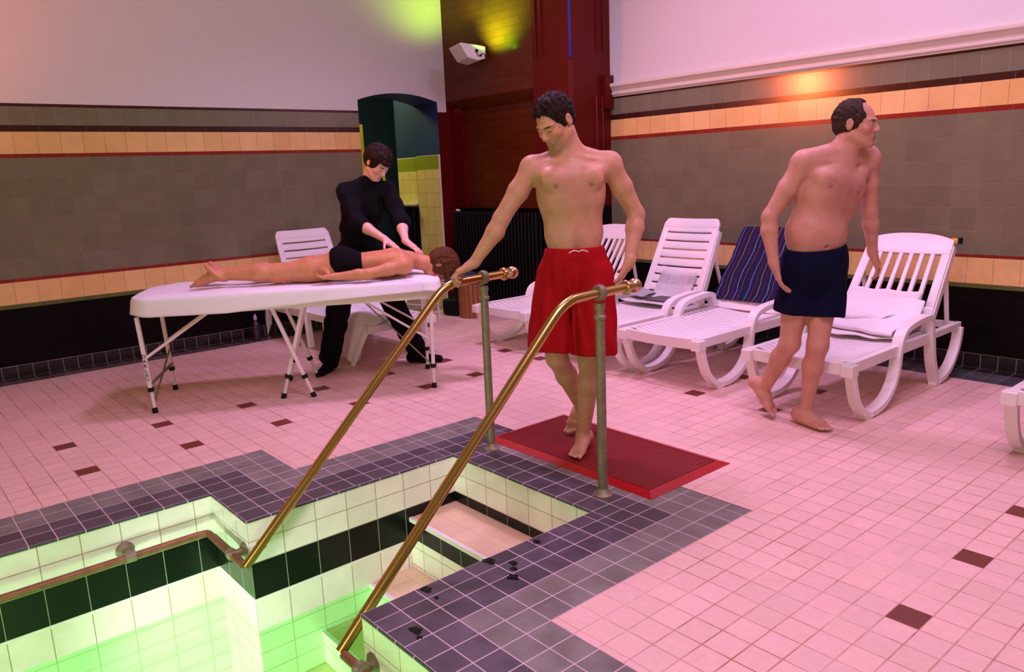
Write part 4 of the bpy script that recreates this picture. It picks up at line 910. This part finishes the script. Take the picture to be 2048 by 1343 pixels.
def head(fl, c, f, u, sc=1.0, skin=(.7, .42, .3), eyes='down', female=False, brow=(.05, .03, .02), ears=True):
    R = frame3(f, u); c = np.array(c, float)
    def L(x, y, z): return c + (R.T @ (np.array([x, y, z]) * sc))
    e = lambda p, r, k=.02: fl.ell(L(*p), np.array(r) * sc, R, k)
    e((0, -.016, .030), (.074, .094, .084)); e((0, .030, -.020), (.060, .062, .082), .025)
    e((0, .036, -.070), (.050 if not female else .045, .046, .040), .025); fl.ell(L(0, .078, -.097), np.array((.021, .017, .016)) * sc, R, .018)
    for sx in (-1, 1):
        fl.cone(L(sx * .054, -.002, -.055), L(sx * .020, .070, -.092), .018 * sc, .015 * sc, .02)
        fl.ell(L(sx * .041, .058, -.022), np.array((.022, .022, .018)) * sc, R, .02)
        fl.cone(L(sx * .012, .086, .024), L(sx * .047, .070, .021), .0085 * sc, .007 * sc, .012)
        fl.sub(L(sx * .031, .100, .006), np.array((.017, .016, .011)) * sc, R, .012)
        fl.ell(L(sx * .031, .076, .005), np.array((.0135, .0125, .0115)) * sc, R, .003)
    fl.cone(L(0, .084, .014), L(0, .108, -.022), .0075 * sc, .0105 * sc, .010)
    for sx in (-1, 1): fl.ell(L(sx * .0115, .098, -.027), np.array((.0075, .010, .0075)) * sc, R, .005)
    fl.cone(L(-.018, .085, -.0535), L(.018, .085, -.0535), .0062 * sc, .0062 * sc, .006); fl.cone(L(-.014, .085, -.064), L(.014, .085, -.064), .0072 * sc, .0072 * sc, .005)
    fl.ell(L(0, .088, -.060), np.array((.022, .010, .014)) * sc, R, .01); fl.sub(L(0, .100, -.0590), np.array((.024, .008, .0016)) * sc, R, .003)
    if ears:
        for sx in (-1, 1):
            fl.ell(L(sx * .077, -.012, -.004), np.array((.009, .019, .031)) * sc, R, .008); fl.sub(L(sx * .086, -.008, -.002), np.array((.006, .010, .018)) * sc, R, .005)
    sk = np.array(skin)
    fl.dab(L(0, .095, -.059), np.array((.024, .02, .012)) * sc, sk * (.80, .58, .58), .6, R)
    for sx in (-1, 1):
        fl.dab(L(sx * .032, .088, .022), np.array((.021, .02, .0045)) * sc, brow, .6, R)
        if eyes == 'down': fl.dab(L(sx * .031, .088, -.001), np.array((.0145, .014, .0028)) * sc, (.05, .02, .015), .8, R)
        else:
            fl.dab(L(sx * .031, .088, .005), np.array((.0125, .014, .0062)) * sc, (.62, .58, .55), .4, R); fl.dab(L(sx * .031, .090, .005), np.array((.0055, .014, .0060)) * sc, (.05, .03, .02), .3, R)
            fl.dab(L(sx * .031, .088, .0115), np.array((.0145, .014, .0022)) * sc, (.05, .02, .015), .8, R)
        fl.dab(L(sx * .042, .060, -.022), np.array((.026, .03, .022)) * sc, sk * (1.02, .82, .82), 1.2, R)
        fl.dab(L(sx * .008, .104, -.036), np.array((.004, .012, .003)) * sc, sk * .35, .6, R)
    return L, R
def hair(name, c, f, u, sc, col, parent, style='short', vox=.0045, seed=1):
    R = frame3(f, u); c = np.array(c, float); fl = Flesh()
    def L(x, y, z): return c + (R.T @ (np.array([x, y, z]) * sc))
    g = .007 if style in ('short', 'receding') else .018
    if style == 'balding':
        fl.ell(L(0, -.020, .024), np.array((.080, .100, .086)) * sc, R, .01)
        fl.sub(L(0, .050, .092), np.array((.060, .105, .056)) * sc, R, .012); fl.sub(L(0, .085, -.01), np.array((.10, .088, .12)) * sc, R, .008)
    else:
        fl.ell(L(0, -.018, .034), np.array((.074 + g, .094 + g, .084 + g)) * sc, R, .01)
        fl.sub(L(0, .112, .004), np.array((.088, .079, .088)) * sc, R, .010)
    if style == 'receding': fl.sub(L(.0, .100, .090), np.array((.085, .085, .060)) * sc, R, .012)
    if style == 'curly':
        rng = np.random.RandomState(seed)
        for k in range(14):
            d = nrm(rng.normal(size=3) * (1, 1, .8) + (0, -.35, .45))
            if d[1] > .55 and d[2] < .45: continue
            fl.ell(L(*(np.array((0, -.016, .028)) + d * (.083, .102, .092))), np.array((.018, .018, .016)) * sc * rng.uniform(.8, 1.2), R, .010)
        for k in range(5): fl.ell(L(-.045 + .02 * k, .088 - .004 * abs(k - 2), .070 - .004 * k), np.array((.018, .014, .018)) * sc, R, .010)
    rng = np.random.RandomState(seed + 20)
    nst, ln, r0 = {'long': (230, .55, .0095), 'curly': (170, .30, .0085), 'short': (260, .20, .0062), 'receding': (160, .2, .0055)}.get(style, (0, 0, 0))
    for k in range(nst):                                # locks combed over the skull
        d = nrm(rng.normal(size=3) * (1, 1, .9) + (0, -.35, .45))
        if d[1] > .62 and d[2] < .55: continue
        if style == 'receding' and d[1] > .25: continue
        if abs(d[0]) > .75 and d[2] < .15 and d[1] > -.35: continue
        flow = np.array((d[0] * .8, -.2 if style == 'long' else .5, -1.0 if style == 'long' else -.3)) + rng.normal(size=3) * (.25 if style != 'curly' else .9)
        flow = nrm(flow - d * (flow @ d)); off_ = {'long': .010, 'curly': .014, 'short': .006, 'receding': .004}.get(style, .002)
        ea = np.array((.076, .098, .088)) + off_ + rng.uniform(-.002, .004)
        pts = [L(*(np.array((0, -.017, .030)) + nrm(d + flow * ln * q) * ea * (1 + (.06 * q if style == 'long' else 0)))) for q in (0, .5, 1)]
        fl.cone(pts[0], pts[1], r0 * sc, r0 * sc, .004); fl.cone(pts[1], pts[2], r0 * sc, r0 * .5 * sc, .004)
    if style == 'long':
        for sx in (-1, 1):
            for k in range(9): fl.cone(L(sx * (.070 + .004 * (k % 3)), -.06 + .020 * k, .05), L(sx * (.090 - .008 * (k % 2)), .0 + .020 * k, .015 + .008 * k), .015 * sc, .006 * sc, .006)
    fl.ell(L(0, -.036, -.008), np.array((.069 + g * .4, .078 + g * .5, .068)) * sc, R, .015)
    if style != 'receding' or True:
        for sx in (-1, 1): fl.cone(L(sx * .066, .022, .03), L(sx * .064, .016, -.012), .014 * sc, .010 * sc, .01)
    for sx in (-1, 1): fl.sub(L(sx * .090, -.012, -.008), np.array((.024, .015, .028)) * sc, R, .004)
    lowc = -.055 if style in ('short', 'balding', 'receding') else -.075
    nc = R.T @ np.array((0, .25, -1.0)); nc = nrm(nc); p0 = L(0, 0, lowc)
    nz_ = lambda X, Y, Z: (.0022 * np.sin(X * 310 + Z * 120) * np.sin(Y * 290 - Z * 150) + .0012 * np.sin((X + Y) * 620)) * (1 if style != 'short' else .5)
    V, F = fl.grow(vox, clip=lambda X, Y, Z: (X - p0[0]) * nc[0] + (Y - p0[1]) * nc[1] + (Z - p0[2]) * nc[2], disp=nz_)
    return skinmesh(name, V, F, HAIRM, col, parent=parent, smoothing=1)
def hand(fl, w_, d, n, thumb, curl=(.3, .35, .3), spread=.10, sc=1.0, tcurl=.3, red=None):
    """w_: wrist, d: towards the fingers, n: where the palm looks, thumb: +1/-1 side of the thumb (s = d x n)"""
    w_ = np.array(w_, float); d = nrm(np.array(d, float)); n = np.array(n, float); n = nrm(n - d * (n @ d)); s_ = np.cross(d, n) * thumb
    P = lambda a, b, c_=0: w_ + (d * a + s_ * b + n * c_) * sc
    Rm = np.array([s_, d, n])
    fl.cone(P(-.01, 0), P(.03, 0), .022 * sc, .023 * sc, .015)
    for b, r in ((.026, .0135), (.010, .0140), (-.008, .0135), (-.024, .0125)): fl.cone(P(.015, b * .7), P(.082, b), r * sc * 1.05, r * sc * .93, .012)
    fl.ell(P(.045, .018, .008), np.array((.020, .030, .013)) * sc, Rm, .012)
    tips = []
    for i, (b, L1, L2, L3, r) in enumerate(((.026, .036, .024, .020, .0088), (.0095, .040, .027, .021, .0090), (-.008, .037, .025, .020, .0086), (-.0235, .030, .020, .018, .0078))):
        p = P(.084, b); ang = 0; dd = d + s_ * spread * (1.0 - i * .72)
        dd = nrm(dd)
        for j, (Lk, cc) in enumerate(zip((L1, L2, L3), curl)):
            ang += cc * (1 + .06 * i); q = p + (dd * math.cos(ang) + n * math.sin(ang)) * Lk * sc; fl.cone(p, q, (r - .0006 * j) * sc, (r - .0006 * (j + 1)) * sc, .0035); p = q
        tips.append(p)
        if red is not None: fl.dab(p - n * .004, .0075, red, .5)
    p = P(.020, .022, .004); dd = nrm(d * .55 + s_ * .80 + n * .20); q = p + dd * .036 * sc; fl.cone(p, q, .0125 * sc, .0115 * sc, .012)
    dd = nrm(dd + d * tcurl + n * tcurl); p = q; q = p + dd * .030 * sc; fl.cone(p, q, .0112 * sc, .0100 * sc, .004); dd = nrm(dd + d * tcurl * .6 + n * tcurl * .6 ); fl.cone(q, q + dd * .024 * sc, .0098 * sc, .0085 * sc, .003)
    if red is not None: fl.dab(q + dd * .022 * sc, .008, red, .5)
    return P, tips
def foot(fl, ank, toe, floor_z=None, sc=1.0, toes=True, inner=1, R=None):
    """ank: ankle joint, toe: point under the tip of the toes; sole along the line heel-toe"""
    ank = np.array(ank, float); toe = np.array(toe, float)
    if R is None:
        f = toe - ank; f[2] = 0; f = nrm(f); u = V3(0, 0, 1)
    else: f, u = R
    s_ = np.cross(f, u) * inner; base = toe - f * .19 * sc
    P = lambda a, b, c_: base + (f * a + s_ * b + u * c_) * sc
    fl.cone(ank, P(-.028, 0, .055), .036 * sc, .030 * sc, .02); fl.ell(P(-.040, 0, .034), np.array((.031, .036, .034)) * sc, np.array([s_, f, u]), .015)
    fl.cone(P(-.02, 0, .055), P(.075, .006, .038), .034 * sc, .026 * sc, .025); fl.cone(P(.05, .012, .040), P(.125, .022, .022), .026 * sc, .021 * sc, .02)
    fl.cone(P(.0, -.014, .028), P(.112, -.020, .018), .026 * sc, .0175 * sc, .02); fl.cone(P(.115, .022, .020), P(.12, -.018, .017), .020 * sc, .0165 * sc, .015)
    for sx in (-1, 1): fl.ell(ank + s_ * sx * .030 * sc - u * .005, np.array((.011, .014, .014)) * sc, np.array([s_, f, u]), .012)
    if toes:
        for b, L_, r in ((.0290, .046, .0122), (.0100, .047, .0080), (-.0045, .041, .0076), (-.0180, .034, .0072), (-.0305, .026, .0068)):
            fl.cone(P(.132 - abs(b) * .15, b, .016), P(.132 - abs(b) * .15 + L_, b * 1.05, .010), r * sc, r * .93 * sc, .0025)
            fl.dab(P(.132 - abs(b) * .15 + L_ * 1.05, b * 1.05, .019), .0062 * sc, (.80, .55, .48), .5)
def limb(fl, a, b, c_, r, k=.02, leg=False, bulge=None):
    """two-part tapering limb a-b-c with muscle bellies; r = radii at a, mid, b, mid, c"""
    a, b, c_ = [np.array(x, float) for x in (a, b, c_)]; m1 = a + (b - a) * .45; m2 = b + (c_ - b) * .30
    back = nrm(np.cross(np.cross(b - a, c_ - a), c_ - a)) if np.linalg.norm(np.cross(b - a, c_ - a)) > 1e-4 else V3(0, 0, 0)
    if bulge is not None: back = nrm(np.array(bulge, float))
    else: back = back * 0
    fl.cone(a, m1, r[0], r[1], k); fl.cone(m1, b, r[1], r[2], k); fl.cone(b, m2 + back * .010, r[2], r[3], k); fl.cone(m2 + back * .010, c_, r[3], r[4], k)
def torso(fl, pel, waist, chest, neckb, shR, shL, fem=False, sc=1.0, chest_r=(.150, .108, .175), waist_r=(.128, .088, .13), pel_r=(.150, .105, .105), pec=True, R=None):
    up = nrm(neckb - pel); side = nrm(shL - shR); side = nrm(side - up * (side @ up)); f = np.cross(side, up); f = nrm(f)
    Rm = np.array([side, f, up])
    if R is not None: Rm = R; side, f, up = R
    A = lambda o, x, y, z: o + side * x * sc + f * y * sc + up * z * sc
    fl.ell(pel, np.array(pel_r) * sc, Rm, .03); fl.ell(waist, np.array(waist_r) * sc, Rm, .05); fl.ell(chest, np.array(chest_r) * sc, Rm, .05)
    fl.cone(A(chest, 0, -.01, .07), A(neckb, 0, -.01, -.03), .085 * sc, .055 * sc, .05)
    for S, sx in ((shR, -1), (shL, 1)):
        fl.cone(A(neckb, sx * .03, -.012, .012), S + up * .012, .034 * sc, .040 * sc, .035); fl.ell(S, np.array((.056, .056, .062)) * sc, Rm, .035)
        fl.cone(A(chest, sx * .105, -.025, .10), A(waist, sx * .085, -.01, .02), .055 * sc, .045 * sc, .04)
        fl.cone(A(neckb, sx * .025, .040, -.020), S + f * .035 * sc + up * .012, .012 * sc, .012 * sc, .018)
        if pec: fl.ell(A(chest, sx * .070, .078, .055), np.array((.076, .034, .055)) * sc, Rm, .022); fl.cone(A(chest, sx * .08, .07, .07), S - up * .01, .036 * sc, .036 * sc, .03)
        if not fem: fl.dab(A(chest, sx * .082, .112, .032), .0125 * sc, (.28, .09, .065), .5)
    return A, Rm

# ---- the man in red shorts, stepping on to the mat with his right hand on the rail
SK1 = (.56, .285, .175)
m1 = Flesh(); pel, waist_, chest, nb = V3(-.532, 1.586, .975), V3(-.535, 1.586, 1.12), V3(-.540, 1.578, 1.325), V3(-.545, 1.590, 1.505)
shR, shL = V3(-.668, 1.445, 1.442), V3(-.437, 1.745, 1.447)
A, Rm = torso(m1, pel, waist_, chest, nb, shR, shL, chest_r=(.166, .112, .178), waist_r=(.140, .092, .14), pel_r=(.140, .092, .10))
fw = Rm[1]
hd = V3(-.572, 1.515, 1.655); hf = nrm(V3(.06, -.80, -.56)); hu = nrm(V3(-.02, -.50, .86))
m1.cone(nb + V3(0, 0, -.02), hd + V3(.012, .028, -.055), .060, .056, .03); m1.cone(nb + V3(.0, .025, -.01), hd + V3(.012, .045, -.02), .040, .045, .03)
head(m1, hd, hf, hu, 1.02, SK1)
m1.dab(hd + hf * .04 - hu * .085, (.065, .065, .045), (.30, .165, .125), .9, frame3(hf, hu))
elR, wrR = V3(-.760, 1.320, 1.215), V3(-.842, 1.200, 1.005)
limb(m1, shR, elR, wrR, (.052, .049, .040, .043, .026), bulge=(.1, .2, 0))
hand(m1, wrR, (-.085, -.150, -.085), (.06, .03, -1), -1, (.35, .95, .55), .04, 1.04, .25)
elL, wrL = V3(-.378, 1.865, 1.205), V3(-.335, 1.765, .985)
limb(m1, shL, elL, wrL, (.052, .050, .040, .043, .026), bulge=(-.1, .2, 0))
hand(m1, wrL, (-.05, -.045, -.12), (-.6, -.35, .1), 1, (.30, .45, .35), .12, 1.04, .35)
hipR, hipL = V3(-.605, 1.520, .925), V3(-.470, 1.640, .925)
kL, aL = V3(-.448, 1.590, .500), V3(-.528, 1.612, .085); kR, aR = V3(-.590, 1.500, .515), V3(-.700, 1.800, .135)
limb(m1, hipL, kL, aL, (.086, .074, .052, .052, .031), k=.03, bulge=(-.3, .9, 0)); m1.ell(kL + V3(.0, -.028, 0), (.032, .03, .038), None, .02)
limb(m1, hipR, kR, aR, (.086, .074, .052, .052, .031), k=.03, bulge=(-.2, .7, -.3))
foot(m1, aL, (-.455, 1.462, .018), inner=-1); foot(m1, aR, (-.722, 1.700, .020), inner=1, R=(nrm(V3(.02, -.72, -.60)), nrm(V3(.02, -.60, .72))))
m1.sub(A(waist_, 0, .105, -.055), (.007, .02, .009), Rm, .008)
m1.dab(A(chest, 0, .12, .03), (.075, .06, .10), (.50, .24, .165), 1.3, Rm); m1.dab(A(waist_, 0, .10, -.07), (.03, .06, .075), (.42, .22, .15), 1.2, Rm)
man = thing('person', 'barefoot man in red swim shorts on the red mat, right hand on the rail', 'person', (0, 0, 0))
V, F = m1.grow(.004); skinmesh('body', V, F, SKINM, SK1, m1.paint, man)
hair('hair', hd, hf, hu, 1.02, (.018, .008, .005), man, vox=.004)
def shorts(name, parent, pel, hips, hems, rs, wz, wn, col, vox=.006, fold=.010, wr=(.162, .121, .22), drop=.06, wave=34, bandcol=None):
    fl = Flesh(); fl.ell(pel - V3(0, 0, .015), wr, Rm_cur, .03)
    dirs = []
    for h, e, (r1, r2) in zip(hips, hems, rs): fl.cone(h, e, r1, r2, .018)
    c0_ = np.array(pel)
    def clip(X, Y, Z):
        top = (X - wz[0]) * wn[0] + (Y - wz[1]) * wn[1] + (Z - wz[2]) * wn[2]
        e = hems[0]; d = nrm(hems[0] - hips[0]); e2 = hems[1]; d2 = nrm(hems[1] - hips[1])
        b1 = (X - e[0]) * d[0] + (Y - e[1]) * d[1] + (Z - e[2]) * d[2]; b2 = (X - e2[0]) * d2[0] + (Y - e2[1]) * d2[1] + (Z - e2[2]) * d2[2]
        q1 = (X - e[0]) ** 2 + (Y - e[1]) ** 2; q2 = (X - e2[0]) ** 2 + (Y - e2[1]) ** 2
        return np.maximum(top, np.where(q1 < q2, b1, b2))
    def disp(X, Y, Z):
        g = np.arctan2(Y - c0_[1], X - c0_[0]); t_ = np.clip((c0_[2] + .05 - Z) / .25, 0, 1)
        return fold * (np.sin(g * 9 + 5 * t_ + 1.5 * np.sin(Z * 14)) * .6 + np.sin(g * wave / 2 + Z * 9) * .4) * (.25 + .75 * t_) + fold * .2 * np.sin(g * 40) * np.clip(1 - np.abs(Z - c0_[2] - .10) / .05, 0, 1)
    V, F = fl.grow(vox, clip=clip, disp=disp); return skinmesh(name, V, F, CLOTHM, col, fl.paint, parent, 1)
Rm_cur = Rm
so = shorts('swim_shorts', man, pel + V3(0, 0, .0), (V3(-.602, 1.525, .93), V3(-.465, 1.645, .93)), (V3(-.622, 1.480, .555), V3(-.432, 1.610, .535)), ((.096, .115), (.096, .115)), pel + V3(0, 0, .088), V3(0, 0, 1), (.36, .006, .010))
ds = MB(); cpt = A(pel, 0, .142, .075)
for sx in (-1, 1): ds.tube(smooth_path([cpt, cpt + Rm[0] * sx * .022 + Rm[1] * .006 + Rm[2] * .006, cpt + Rm[0] * sx * .045 + Rm[1] * .002 - Rm[2] * .004], 4), .0028, 6)
ds.build('drawstring', WHITE, so, smooth=True)

# ---- the man in navy trunks walking between the loungers
SK2 = (.56, .28, .20)
m2 = Flesh(); pel2, wa2, ch2, nb2 = V3(.093, 2.735, .915), V3(.095, 2.735, 1.055), V3(.130, 2.785, 1.255), V3(.172, 2.825, 1.435)
sR2, sL2 = V3(.055, 2.640, 1.405), V3(.235, 2.985, 1.415)
side2 = nrm(sL2 - sR2); 
A2, Rm2 = torso(m2, pel2, wa2, ch2, nb2, sR2, sL2, chest_r=(.178, .130, .178), waist_r=(.165, .130, .145), pel_r=(.145, .105, .10)); m2.cone(nb2 + V3(-.03, -.02, .03), sR2 + V3(.01, 0, .03), .05, .045, .04); m2.cone(nb2 + V3(-.01, .02, .03), sL2 + V3(-.01, 0, .03), .05, .045, .04)
hd2 = V3(.222, 2.862, 1.598); hf2 = nrm(V3(.93, .18, -.10)); hu2 = nrm(V3(.14, .05, .98))
m2.cone(nb2 + V3(0, 0, -.03), hd2 + V3(-.030, -.012, -.05), .062, .058, .03)
head(m2, hd2, hf2, hu2, 1.0, SK2, eyes='open', brow=(.10, .06, .05))
eR2, w2R = V3(-.060, 2.545, 1.150), V3(-.012, 2.520, .915)
limb(m2, sR2, eR2, w2R, (.052, .049, .039, .041, .026), bulge=(-.2, 0, 0)); hand(m2, w2R, (.035, .02, -.13), (.5, .45, .1), -1, (.15, .28, .25), .10, 1.0, .4)
eL2, w2L = V3(.225, 3.050, 1.150), V3(.225, 3.110, .925)
limb(m2, sL2, eL2, w2L, (.050, .047, .038, .040, .025)); hand(m2, w2L, (.03, .05, -.12), (-.6, -.2, .1), 1, (.30, .4, .35), .10, 1.0, .3)
hR2, hL2 = V3(.050, 2.670, .87), V3(.125, 2.805, .87)
k2L, a2L = V3(.150, 2.700, .470), V3(.070, 2.748, .075); k2R, a2R = V3(.015, 2.655, .470), V3(-.190, 2.735, .140)
limb(m2, hL2, k2L, a2L, (.084, .072, .051, .050, .030), k=.03, bulge=(-.6, .3, 0)); limb(m2, hR2, k2R, a2R, (.084, .072, .050, .050, .030), k=.03, bulge=(-.5, .3, .3))
foot(m2, a2L, (.235, 2.705, .008), inner=-1); foot(m2, a2R, (-.095, 2.730, .012), inner=1, R=(nrm(V3(.72, -.02, -.62)), nrm(V3(.62, 0, .74))))
m2.sub(A2(wa2, 0, .122, -.055), (.008, .02, .009), Rm2, .008); m2.dab(A2(ch2, 0, .12, .02), (.09, .07, .10), (.42, .19, .14), 1.3, Rm2)
man2 = thing('person', 'balding barefoot man in navy trunks walking past the loungers, head turned right', 'person', (0, 0, 0))
V, F = m2.grow(.005); skinmesh('body', V, F, SKINM, SK2, m2.paint, man2)
hair('hair', hd2, hf2, hu2, 1.0, (.045, .026, .018), man2, 'receding')
Rm_cur = Rm2
shorts('swim_trunks', man2, pel2, (V3(.045, 2.680, .87), V3(.130, 2.800, .87)), (V3(.020, 2.675, .640), V3(.148, 2.765, .615)), ((.098, .102), (.098, .102)), pel2 + V3(0, 0, .075), nrm(V3(.05, -.12, 1)), (.005, .006, .026), wr=(.176, .142, .20), fold=.006)

# ---- the masseuse, all in black, leaning over the table
SK3 = (.74, .44, .37)
p3, w3, c3, n3 = V3(-3.078, 1.828, .90), V3(-3.018, 1.813, 1.06), V3(-2.935, 1.815, 1.235), V3(-2.875, 1.835, 1.395)
s3R, s3L = V3(-2.955, 1.690, 1.335), V3(-2.820, 1.955, 1.340)
m3 = Flesh(); hd3 = V3(-2.775, 1.868, 1.535); hf3 = nrm(V3(.50, .10, -.52)); hu3 = nrm(V3(.60, .20, .75))
m3.cone(n3 - V3(.02, 0, .05), hd3 - hf3 * .03 - hu3 * .05, .055, .048, .03); head(m3, hd3, hf3, hu3, .95, SK3, female=True, brow=(.04, .02, .015))
e3R, r3R = V3(-2.820, 1.700, 1.120), V3(-2.625, 1.790, 1.005); e3L, r3L = V3(-2.70, 1.980, 1.110), V3(-2.535, 1.905, .985)
m3.cone(s3R, e3R, .040, .040, .02); m3.cone(s3L, e3L, .040, .040, .02); m3.cone(s3R, s3L, .03, .03, .03)
for e_, r_ in ((e3R, r3R), (e3L, r3L)): m3.cone(e_, e_ + (r_ - e_) * .35, .038, .038, .02); m3.cone(e_ + (r_ - e_) * .35, r_, .038, .023, .02)
hand(m3, r3R, (.12, .060, -.085), (-.25, -.1, -1), -1, (.05, .18, .15), .10, .93, .15); hand(m3, r3L, (.11, .055, -.085), (-.3, -.1, -1), 1, (.05, .18, .15), .10, .93, .15)
wom = thing('person', 'dark-haired masseuse dressed in black leaning over the massage table', 'person', (0, 0, 0))
V, F = m3.grow(.0045); skinmesh('body', V, F, SKINM, SK3, m3.paint, wom)
hair('hair', hd3, hf3, hu3, .96, (.022, .008, .006), wom, 'curly', .005, 3)
cl = Flesh(); A3_, Rm3 = torso(cl, p3, w3, c3, n3, s3R, s3L, pec=False, fem=True, chest_r=(.145, .125, .165), waist_r=(.135, .110, .14), pel_r=(.155, .125, .12))
cl.paint = []
for sx in (-1, 1): cl.ell(A3_(c3, sx * .065, .085, .01), (.065, .050, .06), Rm3, .03)
limb(cl, s3R, e3R, e3R + (r3R - e3R) * .12, (.062, .062, .060, .056, .054), .03); limb(cl, s3L, e3L, e3L + (r3L - e3L) * .12, (.062, .062, .060, .056, .054), .03)
cl.cone(n3 - V3(.01, 0, .02), n3 + V3(.006, .0, .02), .062, .056, .02)
wn = lambda X, Y, Z: .005 * np.sin(X * 40 + Z * 46) * np.sin(Y * 37 - Z * 21) + .003 * np.sin((X - Y) * 70 + Z * 30)
V, F = cl.grow(.006, disp=wn, clip=lambda X, Y, Z: .80 - Z + 0 * X); skinmesh('top', V, F, CLOTHM, (.0065, .006, .009), parent=wom, smoothing=1)
tr3 = Flesh(); h3R, h3L = V3(-3.123, 1.743, .86), V3(-3.048, 1.913, .86)
tr3.ell(p3, (.165, .13, .13), Rm3, .03)
k3R, a3R = V3(-3.098, 1.625, .465), V3(-3.165, 1.560, .115); k3L, a3L = V3(-2.895, 2.010, .440), V3(-2.850, 2.140, .115)
limb(tr3, h3R, k3R, a3R, (.105, .095, .082, .080, .080), .03); limb(tr3, h3L, k3L, a3L, (.105, .095, .082, .080, .076), .03)
V, F = tr3.grow(.006, disp=wn, clip=lambda X, Y, Z: np.maximum(.045 - Z, Z - .93) + 0 * X); skinmesh('trousers', V, F, CLOTHM, (.0055, .005, .007), parent=wom, smoothing=1)
def shoe(a, t_):
    f = Flesh(); a = np.array(a, float); t_ = np.array(t_, float); d = nrm((t_ - a) * (1, 1, 0)); b_ = V3(a[0], a[1], 0)
    f.cone(b_ - d * .045 + V3(0, 0, .045), b_ + d * .06 + V3(0, 0, .045), .042, .040, .02); f.cone(b_ + d * .05 + V3(0, 0, .038), b_ + d * .175 + V3(0, 0, .030), .040, .030, .02); f.cone(b_ + V3(0, 0, .06), b_ + V3(0, 0, .10), .042, .040, .02)
    V, F = f.grow(.006, clip=lambda X, Y, Z: .003 - Z + 0 * X); skinmesh('shoe', V, F, CLOTHM, (.006, .005, .006), parent=wom, smoothing=1)
shoe(a3R, a3R + V3(.08, -.10, 0)); shoe(a3L, a3L + V3(.10, .10, 0))

# ---- the patient lying face down
SK4 = (.58, .25, .12)
ZB = .766
def TB(a, n, z): q = O_ + D_ * a + Nn * n; return V3(q.x, q.y, ZB + z)
m4 = Flesh(); bz = V3(0, 0, 1); dd = np.array([*D_]); nn = np.array([*Nn])
side4 = nn; R4 = np.array([nn, -bz, dd])      # side, forward (down), up (towards the head)
p4, w4, c4, n4 = TB(1.32, .27, .098), TB(1.45, .27, .085), TB(1.585, .27, .092), TB(1.75, .27, .095)
s4R, s4L = TB(1.70, .105, .075), TB(1.70, .435, .075)
A4, _ = torso(m4, p4, w4, c4, n4, s4R, s4L, fem=True, pec=False, R=R4, chest_r=(.145, .085, .165), waist_r=(.120, .078, .13), pel_r=(.155, .095, .12))
for sx in (-1, 1): m4.ell(A4(p4, sx * .072, -.048, -.035), (.078, .066, .085), R4, .035)
m4.sub(A4(w4, 0, -.098, .02), (.018, .02, .16), R4, .03)
hd4 = TB(1.955, .265, .035); hf4 = nrm(V3(.12, -.1, -1)); hu4 = nrm(dd + V3(0, 0, .12))
m4.cone(n4, hd4 - hu4 * .05 + V3(0, 0, .03), .056, .054, .03); head(m4, hd4, hf4, hu4, .94, SK4, female=True)
for S, E_, W_, th, dr in ((s4R, TB(1.46, .035, .045), TB(1.245, .045, .040), 1, (-.5, -.86)), (s4L, TB(1.46, .50, .045), TB(1.245, .50, .040), -1, (-.5, -.86))):
    limb(m4, S, E_, W_, (.047, .043, .035, .036, .023)); hand(m4, W_, (dr[0], dr[1], -.02), (0, 0, 1), th, (.35, .40, .30), .08, .92, .3, red=(.75, .05, .05))
for sg, n0 in ((-1, .205), (1, .335)):
    H_ = TB(1.27, n0 - .0, .085); K_ = TB(.86, n0 - sg * -.012, .062); An = TB(.495, n0 + .01 * sg, .075)
    limb(m4, H_, K_, An, (.092, .078, .052, .053, .030), k=.035, bulge=(0, 0, 1))
    foot(m4, An, TB(.305, n0 + .015 * sg, .016), inner=-sg, sc=.93, R=(nrm(-dd * .86 + V3(0, 0, -.50)), nrm(-dd * -.50 * -1 + V3(0, 0, -.86)) * 1.0 if False else nrm(-dd * .50 * 1 + V3(0, 0, .86) * -1)))
pat = thing('person', 'woman lying face down on the massage table in a black bikini bottom', 'person', (0, 0, 0))
V, F = m4.grow(.005, clip=lambda X, Y, Z: np.where((X - O_.x) * D_.x + (Y - O_.y) * D_.y < 1.87, ZB - .001 - Z, -1)); skinmesh('body', V, F, SKINM, SK4, m4.paint, pat)
hair('hair', hd4, hf4, hu4, 1.04, (.10, .035, .012), pat, 'long', .005, 5)
bk_ = Flesh(); bk_.p = [q for q in m4.p]
def bclip(X, Y, Z):
    a = (X - O_.x) * D_.x + (Y - O_.y) * D_.y; n = (X - O_.x) * Nn.x + (Y - O_.y) * Nn.y; z = Z - ZB
    cut = 1.215 + .10 * np.clip(1 - np.abs(n - .27) / .2, -1, 1) * 0 + (z < .5) * .55 * np.clip((.115 - z), 0, .2)
    outer = np.abs(n - .27) - .175
    return np.maximum(np.maximum(cut - a, a - 1.425), outer)
V, F = bk_.grow(.005, clip=bclip, inflate=.005); skinmesh('bikini_bottom', V, F, CLOTHM, (.006, .004, .006), parent=pat, smoothing=1)
